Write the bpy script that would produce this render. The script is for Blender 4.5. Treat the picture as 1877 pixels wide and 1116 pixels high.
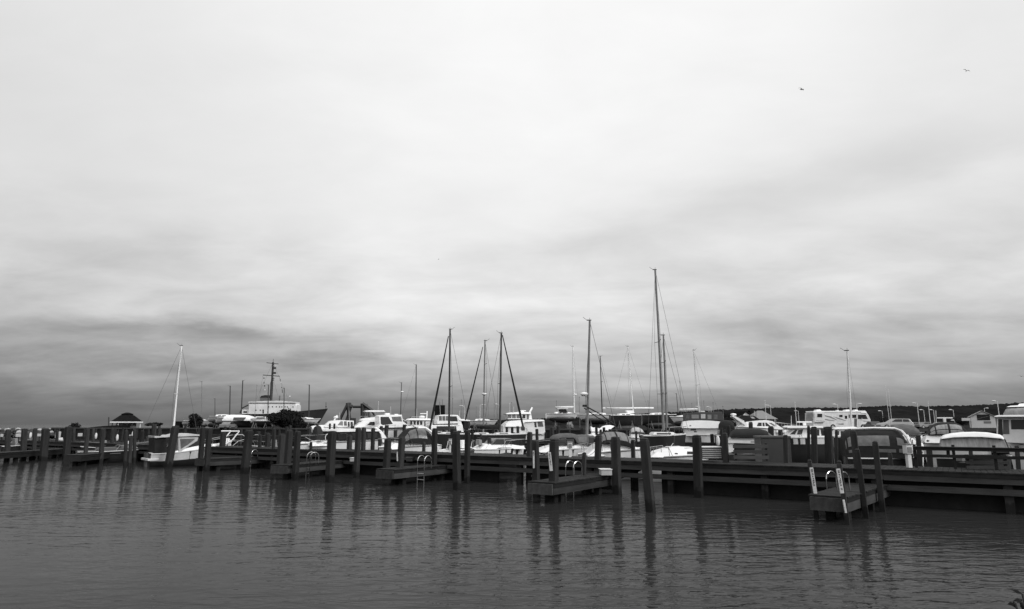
import bpy, math, random
from mathutils import Vector, Matrix, noise as mnoise
random.seed(7)
R = math.radians
C = bpy.context.scene.collection
for o in list(bpy.data.objects): bpy.data.objects.remove(o)
sc = bpy.context.scene

# ------------------------------------------------------------------ camera
F, CX, CY, HOR, H = 1200.0, 938.5, 558.0, 777.0, 3.0
TH = math.atan((HOR-CY)/F); ct, st = math.cos(TH), math.sin(TH)
cam = bpy.data.cameras.new('camera'); co = bpy.data.objects.new('camera', cam); C.objects.link(co)
cam.sensor_width = 36; cam.lens = F/1877*36; cam.clip_end = 20000; cam.clip_start = 0.1
co.location = (0, 0, H); co.rotation_euler = (R(90)+TH, 0, 0)
sc.camera = co
# ------------------------------------------------------------------ sky and light
SUN_AZ, SUN_EL = R(122), R(33)          # azimuth clockwise from +y (view direction)
w = bpy.data.worlds.new('World'); sc.world = w; w.use_nodes = True
nt = w.node_tree; nt.nodes.clear(); N = nt.nodes; LK = nt.links
def nd(t, **k):
    n = N.new(t)
    for a, v in k.items(): setattr(n, a, v)
    return n
def mth(op, a, b=None, c=None):
    n = nd('ShaderNodeMath', operation=op)
    for i, v in enumerate((a, b, c)):
        if v is None: continue
        if isinstance(v, (int, float)): n.inputs[i].default_value = v
        else: LK.new(v, n.inputs[i])
    return n.outputs[0]
BACK = 1.15
BANKS = [(1180, 700, 330, 32, .42, .03), (560, 700, 220, 24, .10, 0), (600, 572, 380, 22, .10, .02), (330, 612, 280, 20, -.24, -.02), (640, 655, 190, 12, -.22, 0), (1700, 600, 300, 22, -.20, .06),
         (1080, 440, 220, 34, -.06, .16), (1560, 330, 430, 58, -.17, .24), (40, 660, 260, 75, -.30, 0), (420, 130, 200, 60, -.035, 0), (800, 260, 330, 150, .05, .2), (1560, 690, 240, 24, .16, .04), (250, 470, 300, 30, -.05, -.02), (1500, 520, 350, 20, .06, .05)]
tc = nd('ShaderNodeTexCoord'); sp = nd('ShaderNodeSeparateXYZ'); LK.new(tc.outputs['Generated'], sp.inputs[0])
dx, dy, dz = sp.outputs
el = mth('ARCSINE', dz)
grad = nd('ShaderNodeValToRGB'); cr = grad.color_ramp; cr.interpolation = 'EASE'
stops = [(0.0, .145), (.03, .21), (.065, .37), (.12, .55), (.20, .72), (.34, .83), (.62, .90), (1.0, 1.15)]
while len(cr.elements) < len(stops): cr.elements.new(.5)
for e, (p, v) in zip(cr.elements, stops): e.position = p; e.color = (v, v, v, 1)
LK.new(mth('MULTIPLY', el, 1/1.0), grad.inputs[0])
zz_ = mth('ADD', mth('MAXIMUM', dz, 0), .20)
cmb = nd('ShaderNodeCombineXYZ'); LK.new(mth('DIVIDE', dx, zz_), cmb.inputs[0]); LK.new(mth('DIVIDE', dy, zz_), cmb.inputs[1])
mp = nd('ShaderNodeMapping'); mp.inputs['Rotation'].default_value = (0, 0, R(24)); mp.inputs['Scale'].default_value = (.75, 1.25, 1); mp.inputs['Location'].default_value = (3.3, 1.7, 0)
LK.new(cmb.outputs[0], mp.inputs[0])
n1 = nd('ShaderNodeTexNoise'); n1.inputs['Scale'].default_value = 2.7; n1.inputs['Detail'].default_value = 5; n1.inputs['Roughness'].default_value = .5; n1.inputs['Distortion'].default_value = .5
mp1 = nd('ShaderNodeMapping'); mp1.inputs['Scale'].default_value = (1, 1, 2.0); mp1.inputs['Rotation'].default_value = (0, R(-9), 0); mp1.inputs['Location'].default_value = (.7, .2, .4)
LK.new(tc.outputs['Generated'], mp1.inputs[0]); LK.new(mp1.outputs[0], n1.inputs['Vector'])
n2 = nd('ShaderNodeTexNoise'); n2.inputs['Scale'].default_value = 3.2; n2.inputs['Detail'].default_value = 11; n2.inputs['Roughness'].default_value = .58; n2.inputs['Distortion'].default_value = .3
LK.new(mp.outputs[0], n2.inputs['Vector'])
cl = mth('ADD', mth('MULTIPLY', mth('SUBTRACT', n1.outputs[0], .5), 1.0), mth('MULTIPLY', mth('SUBTRACT', n2.outputs[0], .5), .95))
amp = nd('ShaderNodeMapRange'); amp.inputs[1].default_value = 0; amp.inputs[2].default_value = .32; amp.inputs[3].default_value = 1.15; amp.inputs[4].default_value = .15
LK.new(dz, amp.inputs[0])
lo = nd('ShaderNodeMapRange'); lo.inputs[1].default_value = .0; lo.inputs[2].default_value = .03; lo.inputs[3].default_value = .25; lo.inputs[4].default_value = 1
LK.new(dz, lo.inputs[0])
fac = mth('ADD', 1.0, mth('MULTIPLY', mth('MULTIPLY', cl, amp.outputs[0]), lo.outputs[0]))
side = mth('SUBTRACT', 1.04, mth('MULTIPLY', mth('POWER', mth('ABSOLUTE', mth('SUBTRACT', dx, .08)), 1.6), .33))
back = mth('ADD', 1.0, mth('MULTIPLY', mth('MAXIMUM', mth('ADD', mth('MULTIPLY', dy, -.74), mth('MULTIPLY', dx, .67)), 0), mth('MULTIPLY', mth('LESS_THAN', dy, 0), BACK)))
# broad cloud banks, each with its own bearing and height, edges broken up by noise
dyp = mth('MAXIMUM', dy, .2); az = mth('DIVIDE', dx, dyp); ev = mth('DIVIDE', dz, dyp)
n3 = nd('ShaderNodeTexNoise'); n3.inputs['Scale'].default_value = 5.5; n3.inputs['Detail'].default_value = 9; n3.inputs['Roughness'].default_value = .6; LK.new(tc.outputs['Generated'], n3.inputs['Vector'])
mp3 = nd('ShaderNodeMapping'); mp3.inputs['Scale'].default_value = (1, 1, 3.5); LK.new(tc.outputs['Generated'], mp3.inputs[0]); LK.new(mp3.outputs[0], n3.inputs['Vector'])
wob = mth('SUBTRACT', n3.outputs[0], .5)
azw = mth('ADD', az, mth('MULTIPLY', wob, .55)); evw = mth('ADD', ev, mth('MULTIPLY', wob, .075))
banks = None
def bank(px, py, sx, sy, a, slope=0.0):
    global banks
    def tv(q): return (st+(CY-q)/F*ct)/(ct-(CY-q)/F*st)
    u0 = (px-CX)/F; v0 = tv(py); su = sx/F; sv = sy/F
    du = mth('SUBTRACT', azw, u0); dv = mth('ADD', mth('SUBTRACT', evw, v0), mth('MULTIPLY', du, -slope))
    e = mth('ADD', mth('POWER', mth('ABSOLUTE', mth('DIVIDE', du, su)), 2.0), mth('POWER', mth('ABSOLUTE', mth('DIVIDE', dv, sv)), 2.0))
    g_ = mth('MULTIPLY', mth('EXPONENT', mth('MULTIPLY', e, -1)), a)
    banks = g_ if banks is None else mth('ADD', banks, g_)
for bk in BANKS: bank(*bk)
fac = mth('ADD', fac, mth('MULTIPLY', wob, mth('MAXIMUM', mth('SUBTRACT', .75, mth('MULTIPLY', dz, 2.6)), 0)))
fac = mth('ADD', fac, mth('MULTIPLY', banks, mth('GREATER_THAN', dy, 0)))
val = mth('MULTIPLY', mth('MULTIPLY', mth('MULTIPLY', grad.outputs[0], fac), side), back)
sky = nd('ShaderNodeTexSky'); sky.sky_type = 'NISHITA'; sky.sun_disc = False; sky.sun_elevation = SUN_EL; sky.sun_rotation = SUN_AZ
bw = nd('ShaderNodeRGBToBW'); LK.new(sky.outputs[0], bw.inputs[0])
bg1 = nd('ShaderNodeBackground'); bg1.inputs[1].default_value = .006; LK.new(bw.outputs[0], bg1.inputs[0])
bg2 = nd('ShaderNodeBackground'); bg2.inputs[1].default_value = 1.0; LK.new(val, bg2.inputs[0])
ad = nd('ShaderNodeAddShader'); LK.new(bg1.outputs[0], ad.inputs[0]); LK.new(bg2.outputs[0], ad.inputs[1])
wo = nd('ShaderNodeOutputWorld'); LK.new(ad.outputs[0], wo.inputs[0])
sl = bpy.data.lights.new('sun', 'SUN'); so = bpy.data.objects.new('sun', sl); C.objects.link(so)
sl.energy = 1.3; sl.angle = R(14); sl.color = (1, 1, 1)
sdir = Vector((math.sin(SUN_AZ)*math.cos(SUN_EL), math.cos(SUN_AZ)*math.cos(SUN_EL), math.sin(SUN_EL)))
so.rotation_euler = sdir.to_track_quat('Z', 'Y').to_euler()
sc.view_settings.view_transform = 'Standard'; sc.view_settings.look = 'None'; sc.view_settings.exposure = 0; sc.view_settings.gamma = 1

# ------------------------------------------------------------------ helpers
def gx(px, D, z=1.0): return (px-CX)/F*(D*ct+(z-H)*st)
def gz(py, D):
    yc = (CY-py)/F
    return H + D*(st+yc*ct)/(ct-yc*st)
def W(px, py, D):
    z = gz(py, D); return Vector((gx(px, D, z), D, z))
def P(px, py, z):
    yc = (CY-py)/F; D = (z-H)*(ct-yc*st)/(st+yc*ct)
    return Vector((gx(px, D, z), D, z))

def mat(name, v, rough=.6, metal=0.0, var=.25, nscale=3.0, bump=0.0, bscale=20.0, spec=.5, stretch=None, streak=False):
    m = bpy.data.materials.new(name); m.use_nodes = True
    t = m.node_tree; n = t.nodes; l = t.links; b = n['Principled BSDF']
    b.inputs['Roughness'].default_value = rough; b.inputs['Metallic'].default_value = metal
    b.inputs['Specular IOR Level'].default_value = spec
    tcn = n.new('ShaderNodeTexCoord'); mpn = n.new('ShaderNodeMapping'); l.new(tcn.outputs['Object'], mpn.inputs[0])
    if stretch: mpn.inputs['Scale'].default_value = stretch
    ns = n.new('ShaderNodeTexNoise'); ns.inputs['Scale'].default_value = nscale; ns.inputs['Detail'].default_value = 5; ns.inputs['Roughness'].default_value = .65
    l.new(mpn.outputs[0], ns.inputs['Vector'])
    r = n.new('ShaderNodeValToRGB'); r.color_ramp.elements[0].position = .3; r.color_ramp.elements[1].position = .72
    a, c = v*(1-var), min(v*(1+var*.6), .95)
    r.color_ramp.elements[0].color = (a, a, a, 1); r.color_ramp.elements[1].color = (c, c, c, 1)
    l.new(ns.outputs[0], r.inputs[0]); l.new(r.outputs[0], b.inputs['Base Color'])
    if bump:
        n3 = n.new('ShaderNodeTexNoise'); n3.inputs['Scale'].default_value = bscale; n3.inputs['Detail'].default_value = 4
        l.new(mpn.outputs[0], n3.inputs['Vector'])
        bp = n.new('ShaderNodeBump'); bp.inputs['Strength'].default_value = bump; bp.inputs['Distance'].default_value = .02
        l.new(n3.outputs[0], bp.inputs['Height']); l.new(bp.outputs[0], b.inputs['Normal'])
    return m
M = dict(
    white=mat('white_gelcoat', .80, .3, var=.10, nscale=1.2), cream=mat('aged_white_paint', .62, .5, var=.2, nscale=1.5),
    grey=mat('grey_paint', .18, .5), midgrey=mat('mid_grey_canvas', .11, .85, spec=.12, var=.35, nscale=2.5, bump=.3, bscale=8),
    lightcanvas=mat('pale_canvas', .42, .85, var=.25, nscale=2, bump=.4, bscale=4, stretch=(1, 1, .3)),
    whitecanvas=mat('white_canvas', .78, .8, var=.12, nscale=2, bump=.4, bscale=5),
    dark=mat('dark_canvas', .022, .85, spec=.12, var=.3), black=mat('black_rubber', .03, .7, spec=.12, var=.2),
    glass=mat('tinted_glass', .02, .15, var=.1, spec=.25), vinyl=mat('clear_vinyl', .10, .3, var=.5, nscale=4, bump=.5, bscale=5),
    hull_dark=mat('dark_hull_paint', .022, .4, var=.2), alu=mat('aluminium', .5, .4, metal=.6, var=.15), alug=mat('grey_mast_paint', .16, .5, var=.25),
    mastd=mat('dark_mast_paint', .025, .5, var=.2), chrome=mat('polished_steel', .42, .18, metal=1.0, var=.08), silver=mat('silver_paint', .26, .35, metal=.4, var=.1), ribbed=mat('ribbed_canvas', .17, .85, var=.4, nscale=3, bump=.5, bscale=8, stretch=(3, 1, .3)), rope=mat('rigging_wire', .10, .5, var=.1),
    pile=mat('piling_timber', .035, .75, spec=.12, var=.45, nscale=5, bump=.7, bscale=14, stretch=(1, 1, .12)),
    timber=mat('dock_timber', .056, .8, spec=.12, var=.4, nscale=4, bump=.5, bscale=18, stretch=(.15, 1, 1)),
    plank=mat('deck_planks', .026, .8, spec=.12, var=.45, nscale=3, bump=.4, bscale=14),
    under=mat('dark_timber', .020, .6, spec=.12, var=.3), concrete=mat('concrete', .10, .9, spec=.12, var=.35, nscale=.8, bump=.4),  # under: darker timber, shade below the decks in its colour; also plain dark wood
    ground=mat('yard_ground', .03, .9, spec=0, var=.4, nscale=.2), leaf=mat('foliage', .020, .7, spec=0, var=.5, nscale=1.5), bark=mat('bark', .05, .9, spec=0),
    hill=mat('wooded_hill', .017, .95, spec=0, var=.5, nscale=.02), rock=mat('rock', .06, .9, spec=.12, var=.6, nscale=.9, bump=.6, bscale=3), rockl=mat('pale_rock', .42, .9, var=.4, nscale=1.5),
    roof=mat('roof_shingle', .013, .9, spec=0, var=.3, nscale=2, bump=.3), wallw=mat('white_siding', .60, .7, var=.1), wallg=mat('grey_siding', .16, .8, spec=.12),
    shipw=mat('ship_white_paint', .66, .6, var=.2, nscale=.15), shiph=mat('ship_dark_hull', .028, .6, spec=.12, var=.25, nscale=.2), lamp=mat('lamp_housing', .6, .5),
    tarp=mat('streaked_tarpaulin', .25, .9, var=.45, nscale=2.2, bump=.5, bscale=5, stretch=(3.5, 1, .35)),
    sign=mat('white_board', .5, .6, var=.35, nscale=9), ink=mat('black_lettering', .03, .7, var=.1), bird=mat('gull_plumage', .09, .8),
)
for k_ in ('pile', 'timber'):
    t = M[k_].node_tree; n = t.nodes; b = n['Principled BSDF']; src = b.inputs['Base Color'].links[0].from_socket
    oi = n.new('ShaderNodeObjectInfo'); mr = n.new('ShaderNodeMapRange'); mr.inputs[3].default_value = .70; mr.inputs[4].default_value = 1.3; t.links.new(oi.outputs['Random'], mr.inputs[0])
    vm = n.new('ShaderNodeVectorMath'); vm.operation = 'SCALE'; t.links.new(src, vm.inputs[0]); t.links.new(mr.outputs[0], vm.inputs['Scale']); out = vm.outputs[0]
    if k_ == 'pile':   # algae and wet band above the waterline with a ragged edge
        ge = n.new('ShaderNodeNewGeometry'); sx = n.new('ShaderNodeSeparateXYZ'); t.links.new(ge.outputs['Position'], sx.inputs[0])
        nn = n.new('ShaderNodeTexNoise'); nn.inputs['Scale'].default_value = 6; t.links.new(ge.outputs['Position'], nn.inputs['Vector'])
        ma = n.new('ShaderNodeMath'); ma.operation = 'MULTIPLY_ADD'; t.links.new(nn.outputs[0], ma.inputs[0]); ma.inputs[1].default_value = -.5; t.links.new(sx.outputs[2], ma.inputs[2])
        m2 = n.new('ShaderNodeMapRange'); m2.inputs[1].default_value = .05; m2.inputs[2].default_value = .16; m2.inputs[3].default_value = .45; m2.inputs[4].default_value = 1; t.links.new(ma.outputs[0], m2.inputs[0])
        v2 = n.new('ShaderNodeVectorMath'); v2.operation = 'SCALE'; t.links.new(out, v2.inputs[0]); t.links.new(m2.outputs[0], v2.inputs['Scale']); out = v2.outputs[0]
    t.links.new(out, b.inputs['Base Color'])
class MB:
    def __init__(s): s.v = []; s.f = []
    def add(s, vs, fs):
        b = len(s.v); s.v += [tuple(v) for v in vs]; s.f += [tuple(i+b for i in f) for f in fs]; return s
    def box(s, x0, x1, y0, y1, z0, z1, mtx=None):
        vs = [Vector((x, y, z)) for x in (x0, x1) for y in (y0, y1) for z in (z0, z1)]
        if mtx: vs = [mtx @ v for v in vs]
        return s.add(vs, [(0, 1, 3, 2), (4, 6, 7, 5), (0, 4, 5, 1), (2, 3, 7, 6), (0, 2, 6, 4), (1, 5, 7, 3)])
    def tube(s, a, b, r0, r1=None, n=6, rot=0):
        a, b = Vector(a), Vector(b); r1 = r0 if r1 is None else r1
        d = (b-a).normalized(); u = d.cross(Vector((0, 0, 1)) if abs(d.z) < .95 else Vector((1, 0, 0))).normalized(); w_ = d.cross(u)
        vs = []
        for p, r in ((a, r0), (b, r1)):
            for i in range(n):
                t = 2*math.pi*i/n+rot; vs.append(p+(u*math.cos(t)+w_*math.sin(t))*r)
        return s.add(vs, [(i, (i+1) % n, n+(i+1) % n, n+i) for i in range(n)]+[tuple(range(n))[::-1], tuple(range(n, 2*n))])
    def path(s, pts, r, n=5):
        for a, b in zip(pts, pts[1:]): s.tube(a, b, r, n=n)
        return s
    def grid(s, rows, closed=False):
        n = len(rows[0]); vs = [p for r_ in rows for p in r_]; fs = []
        for i in range(len(rows)-1):
            for j in range(n if closed else n-1):
                k = (j+1) % n; fs.append((i*n+j, i*n+k, (i+1)*n+k, (i+1)*n+j))
        return s.add(vs, fs)
    def prism(s, poly, w0, w1):
        """poly of (x,z); extruded across y; half width w0 at the lowest z, w1 at the highest"""
        zs = [p[1] for p in poly]; a, b = min(zs), max(zs); n = len(poly)
        wf = lambda z: w0+(w1-w0)*(z-a)/max(b-a, 1e-6)
        vs = [(x, -wf(z), z) for x, z in poly]+[(x, wf(z), z) for x, z in poly]
        return s.add(vs, [tuple(range(n)), tuple(range(2*n-1, n-1, -1))]+[(i, i+n, (i+1) % n+n, (i+1) % n) for i in range(n)])
    def ell(s, c, rx, ry, rz, nu=10, nv=7):
        rows = []
        for i in range(nv+1):
            t = math.pi*i/nv
            rows.append([(c[0]+rx*math.sin(t)*math.cos(2*math.pi*j/nu), c[1]+ry*math.sin(t)*math.sin(2*math.pi*j/nu), c[2]+rz*math.cos(t)) for j in range(nu)])
        return s.grid(rows, True)
    def build(s, name, m, parent=None, smooth=False, bevel=0):
        me = bpy.data.meshes.new(name); me.from_pydata(s.v, [], s.f); me.validate(); me.update()
        o = bpy.data.objects.new(name, me); C.objects.link(o)
        me.materials.append(M[m] if isinstance(m, str) else m)
        if parent: o.parent = parent
        if smooth:
            for p in me.polygons: p.use_smooth = True
        if bevel:
            bv = o.modifiers.new('b', 'BEVEL'); bv.width = bevel; bv.segments = 2; bv.limit_method = 'ANGLE'
        return o
def tag(o, label=None, cat=None, group=None, kind=None):
    if label: o['label'] = label
    if cat: o['category'] = cat
    if group: o['group'] = group
    if kind: o['kind'] = kind
    return o
def empty(name, loc, rz=0, label=None, cat=None, group=None):
    o = bpy.data.objects.new(name, None); C.objects.link(o); o.location = loc; o.rotation_euler = (0, 0, rz); o.empty_display_size = .2
    return tag(o, label, cat, group)
def copy_tree(o, parent=None):
    c = o.copy(); C.objects.link(c)
    if parent: c.parent = parent
    for ch in list(o.children): copy_tree(ch, c)
    return c
def rnd(a, b): return random.uniform(a, b)

# ------------------------------------------------------------------ setting: water, land, hills
def water():
    m = bpy.data.materials.new('harbour_water'); m.use_nodes = True
    t = m.node_tree; n = t.nodes; l = t.links; b = n['Principled BSDF']
    b.inputs['Base Color'].default_value = (.023, .023, .023, 1); b.inputs['Roughness'].default_value = .03
    b.inputs['IOR'].default_value = 1.333; b.inputs['Specular IOR Level'].default_value = WSPEC
    g = n.new('ShaderNodeTexCoord')
    def nz(scale, sx, sy, rot, det):
        mp_ = n.new('ShaderNodeMapping'); mp_.inputs['Scale'].default_value = (sx, sy, 1); mp_.inputs['Rotation'].default_value = (0, 0, rot)
        l.new(g.outputs['Object'], mp_.inputs[0])
        q = n.new('ShaderNodeTexNoise'); q.inputs['Scale'].default_value = scale; q.inputs['Detail'].default_value = det; q.inputs['Distortion'].default_value = .4
        l.new(mp_.outputs[0], q.inputs['Vector']); return q.outputs[0]
    a1 = nz(1.9, .55, 1.3, R(-8), 3); a2 = nz(.35, .5, 1.0, R(20), 2); a3 = nz(6, .6, 1.2, R(5), 2)
    def mt(op, x, y):
        q = n.new('ShaderNodeMath'); q.operation = op
        for i, v in enumerate((x, y)):
            if isinstance(v, float): q.inputs[i].default_value = v
            else: l.new(v, q.inputs[i])
        return q.outputs[0]
    a4 = nz(.055, .5, 1.0, R(12), 3); pr_ = n.new('ShaderNodeMapRange'); pr_.inputs[1].default_value = .38; pr_.inputs[2].default_value = .62; pr_.inputs[3].default_value = .45; pr_.inputs[4].default_value = 1.5; l.new(a4, pr_.inputs[0])
    hgt = mt('ADD', mt('MULTIPLY', mt('ADD', mt('MULTIPLY', a1, 1.4), mt('MULTIPLY', a3, .30)), pr_.outputs[0]), mt('MULTIPLY', a2, 1.3))
    bp = n.new('ShaderNodeBump'); bp.inputs['Strength'].default_value = 1; bp.inputs['Distance'].default_value = .026
    l.new(hgt, bp.inputs['Height']); l.new(bp.outputs[0], b.inputs['Normal'])
    s = MB(); S = 14000
    s.add([(-S, -200, 0), (S, -200, 0), (S, S, 0), (-S, S, 0)], [(0, 1, 2, 3)])
    tag(s.build('water', m), kind='structure')
WSPEC = .035
water()
def ground_sheet(name, poly, z, depth, m):
    n = len(poly); s = MB()
    s.add([(x, y, z) for x, y in poly]+[(x, y, z-depth) for x, y in poly], [tuple(range(n))]+[(i, i+n, (i+1) % n+n, (i+1) % n) for i in range(n)])
    return tag(s.build(name, m), kind='structure')
LZ = 2.0
EDGE = [(-97, 141), (-72, 131), (-40, 121), (-12, 113), (20, 103), (60, 88), (130, 62), (330, 20)]
ground_sheet('boat_yard_ground', EDGE+[(700, 20), (900, 460), (-75, 460), (-95, 250), (-72, 172), (-90, 168)][0:6], LZ, 3.0, 'ground')
ground_sheet('shore_bank', [(-14, -8), (14, -8), (14, 2.6), (8, 3.9), (3.2, 4.1), (1.2, 3.2), (-3, 2.4), (-14, 2.0)], 1.25, 2.0, 'ground')
def hills():
    prof = [(700, 776), (860, 771), (960, 768), (1000, 767), (1060, 764), (1110, 762), (1150, 759), (1200, 757), (1300, 752), (1360, 749), (1400, 748), (1450, 747),
            (1500, 747), (1560, 748), (1590, 745), (1640, 744), (1700, 745), (1780, 743), (1877, 738), (2050, 735), (2400, 730)]
    D = 1500; s = MB(); rows = [[], [], [], []]; x = 700
    while x < 2400:
        for (a, ya), (b, yb) in zip(prof, prof[1:]):
            if a <= x <= b: y = ya+(yb-ya)*(x-a)/(b-a)
        z = gz(y, D)+2.2*mnoise.noise(Vector((x*.11, 3, 1)))+2.2*mnoise.noise(Vector((x*.45, 7, 1)))+rnd(-1.1, 1.1)
        X = gx(x, D, z)
        rows[0].append((X, D-260, -1)); rows[1].append((X, D-120, z*.55)); rows[2].append((X, D, z)); rows[3].append((X*1.1, D+260, -1)); x += 1.6
    s.grid(rows); tag(s.build('hills', 'hill', smooth=True), kind='structure')
hills()
# ------------------------------------------------------------------ quay wall, breakwater
def quay():
    r = empty('quay_wall', (0, 0, 0), 0, 'long dark timber quay wall holding up the boat yard behind the boats', 'quay wall')
    s = MB(); c = MB(); f = MB()
    for (a, b) in zip(EDGE, EDGE[1:]):
        A, B = Vector((*a, 0)), Vector((*b, 0)); d = (B-A).normalized(); n_ = Vector((d.y, -d.x, 0)); Ln = (B-A).length
        mt_ = Matrix.Translation(A) @ Matrix(((d.x, -d.y, 0, 0), (d.y, d.x, 0, 0), (0, 0, 1, 0), (0, 0, 0, 1)))
        s.box(0, Ln, -.35, -.05, -1, LZ+.02, mt_); c.box(0, Ln, -.55, .1, LZ+.03, LZ+.28, mt_)
        k = 1.2
        while k < Ln: f.box(k, k+.3, -.6, -.36, -1, LZ+.02, mt_); k += 3
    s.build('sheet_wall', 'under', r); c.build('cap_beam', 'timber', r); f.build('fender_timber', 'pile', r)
quay()
def breakwater():
    s = MB(); s2 = MB()
    for i in range(1100):
        t = random.random(); x = -96-t*75+rnd(-1, 1); y0 = 141+t*10; w_ = rnd(-1, 1); y = y0+w_*3.6; z = max(.1, 1.95-abs(w_)*1.9+rnd(-.3, .25))
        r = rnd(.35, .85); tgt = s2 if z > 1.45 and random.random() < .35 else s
        b = len(tgt.v); tgt.ell((x, y, z-r*.4), r*rnd(.8, 1.3), r*rnd(.8, 1.2), r*rnd(.5, .8), 6, 4)
        for k in range(b, len(tgt.v)):
            v = tgt.v[k]; tgt.v[k] = (v[0]+rnd(-.1, .1)*r, v[1]+rnd(-.1, .1)*r, v[2]+rnd(-.1, .1)*r)
    r = empty('rock_breakwater', (0, 0, 0), 0, 'low breakwater of piled boulders along the sea horizon at far left', 'breakwater')
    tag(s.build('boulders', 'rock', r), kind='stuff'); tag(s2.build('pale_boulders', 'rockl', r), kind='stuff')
breakwater()

# ------------------------------------------------------------------ piers
U = Vector((-.83, .557, 0)).normalized()          # along the main pier, to the far left
def pier_frame(A, B):
    A, B = Vector(A), Vector(B); d = B-A; L = math.hypot(d.x, d.y); a = math.atan2(d.y, d.x)
    return L, a
def build_pier(name, label, A, B, wid, zt, back=1, planks=True, lower=True, screen=None, supports=4.0, zt2=None, cat='pier', fascia=.20):
    """front edge runs A -> B at deck height zt (zt2 at B); the deck lies on the side 'back' of it"""
    L, a = pier_frame(A, B); r = empty(name, (A[0], A[1], 0), a, label, cat)
    z2 = zt if zt2 is None else zt2; zf = lambda x: zt+(z2-zt)*x/L
    y0, y1 = (0, wid) if back > 0 else (-wid, 0)
    F_ = (lambda p, q: (y0+p, y0+q)) if back > 0 else (lambda p, q: (y1-q, y1-p))
    Bk = (lambda p, q: (y1-q, y1-p)) if back > 0 else (lambda p, q: (y0+p, y0+q))
    s = MB(); pw = .19; k = 0.0
    if planks:
        while k < L-.05:
            e = min(k+pw-.012, L); dzz = rnd(-.004, .004); sk = rnd(0, .03)
            vs = []
            for x in (k, e):
                for y in (y0-.05-sk, y1+.05+sk):
                    for zo in (-.045, 0): vs.append((x, y, zf(x)+dzz+zo))
            s.add(vs, [(0, 1, 3, 2), (4, 6, 7, 5), (0, 4, 5, 1), (2, 3, 7, 6), (0, 2, 6, 4), (1, 5, 7, 3)]); k += pw
    else:
        s.add([(0, y0, zt), (L, y0, z2), (L, y1, z2), (0, y1, zt), (0, y0, zt-.05), (L, y0, z2-.05), (L, y1, z2-.05), (0, y1, zt-.05)], [(0, 1, 2, 3), (7, 6, 5, 4), (0, 4, 5, 1), (1, 5, 6, 2), (2, 6, 7, 3), (3, 7, 4, 0)])
    s.build('deck', 'plank', r)
    def beam(ya, yb, top, hgt, nm, m, x0=0.0, x1=L):
        q = MB(); xa = x0
        while xa < x1-.01:
            xb = min(x1, xa+rnd(3.2, 4.6)) if nm != 'shade_screen' else x1; jz = rnd(-.012, .012); jy = rnd(-.006, .006)
            q.add([(x, y+jy, zf(x)-o+jz) for x in (xa+.006, xb) for y in (ya, yb) for o in (top+hgt+rnd(-.01, .01), top)], [(0, 1, 3, 2), (4, 6, 7, 5), (0, 4, 5, 1), (2, 3, 7, 6), (0, 2, 6, 4), (1, 5, 7, 3)]); xa = xb
        return q.build(nm, m, r)
    beam(*F_(-.04, .06), .05, .13, 'lip_shade_board', 'under'); beam(*F_(-.01, .09), .185, fascia, 'fascia', 'timber')  # first strip is the dark shade below the deck lip, built as a board
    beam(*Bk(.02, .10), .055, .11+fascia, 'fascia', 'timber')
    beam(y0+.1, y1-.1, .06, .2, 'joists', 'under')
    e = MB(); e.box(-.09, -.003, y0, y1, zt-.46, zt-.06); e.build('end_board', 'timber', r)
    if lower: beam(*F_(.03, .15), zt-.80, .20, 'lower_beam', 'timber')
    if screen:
        for (xa, xb) in screen: beam(*F_(.7, .76), .3, zt-.2, 'shade_screen', 'under', xa, xb)  # added dark sheet standing in for the shade under the deck
    x = 1.0
    while x < L:
        for y in (F_(.3, .3)[0], Bk(.3, .3)[0]):
            q = MB(); q.box(x-.13, x+.13, y-.13, y+.13, -1.5, zf(x)-.27); q.build('support_post', 'pile', r)
        x += supports
    return r, L, a
MA = P(1960, 868.5, 1.35); 
DIRM = (P(-0, 805, 1.35)-MA)
MA = Vector((21.0, 20.2, 0)); MBp = MA+U*112
build_pier('main_pier', 'long raised timber pier crossing the whole marina behind the fingers', MA, MBp, 2.5, 1.35, back=-1, screen=[(0, 17.6), (19.8, 24.4), (26.6, 112)])
PB = Vector((62, 31, 0))
build_pier('far_pier', 'second timber pier farther back, dark between the moored rows of boats', PB, PB+U*150, 2.2, 1.3, back=-1, planks=False, supports=6, screen=[(0, 150)])
def seg(p, q): return Vector((p.x, p.y, 0)), Vector((q.x, q.y, 0))
def finger(label, tip, node, zt=.8, wid=1.15, ramp=None, nm='finger_pier'):
    a, b = seg(P(*tip, zt-.3), P(*node, zt-.3))
    r, L, an = build_pier(nm, label, a, b, wid, zt, back=1, supports=3.2, lower=False, fascia=.3)
    if ramp:
        c = P(*ramp, 1.32); c.z = 0
        build_pier('access_ramp', label.replace('finger pier', 'access ramp joining the finger pier'), b, c, wid, zt+.004, back=1, zt2=1.30, supports=9, lower=False, fascia=.26, cat='ramp')
    return r, L, an
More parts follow.
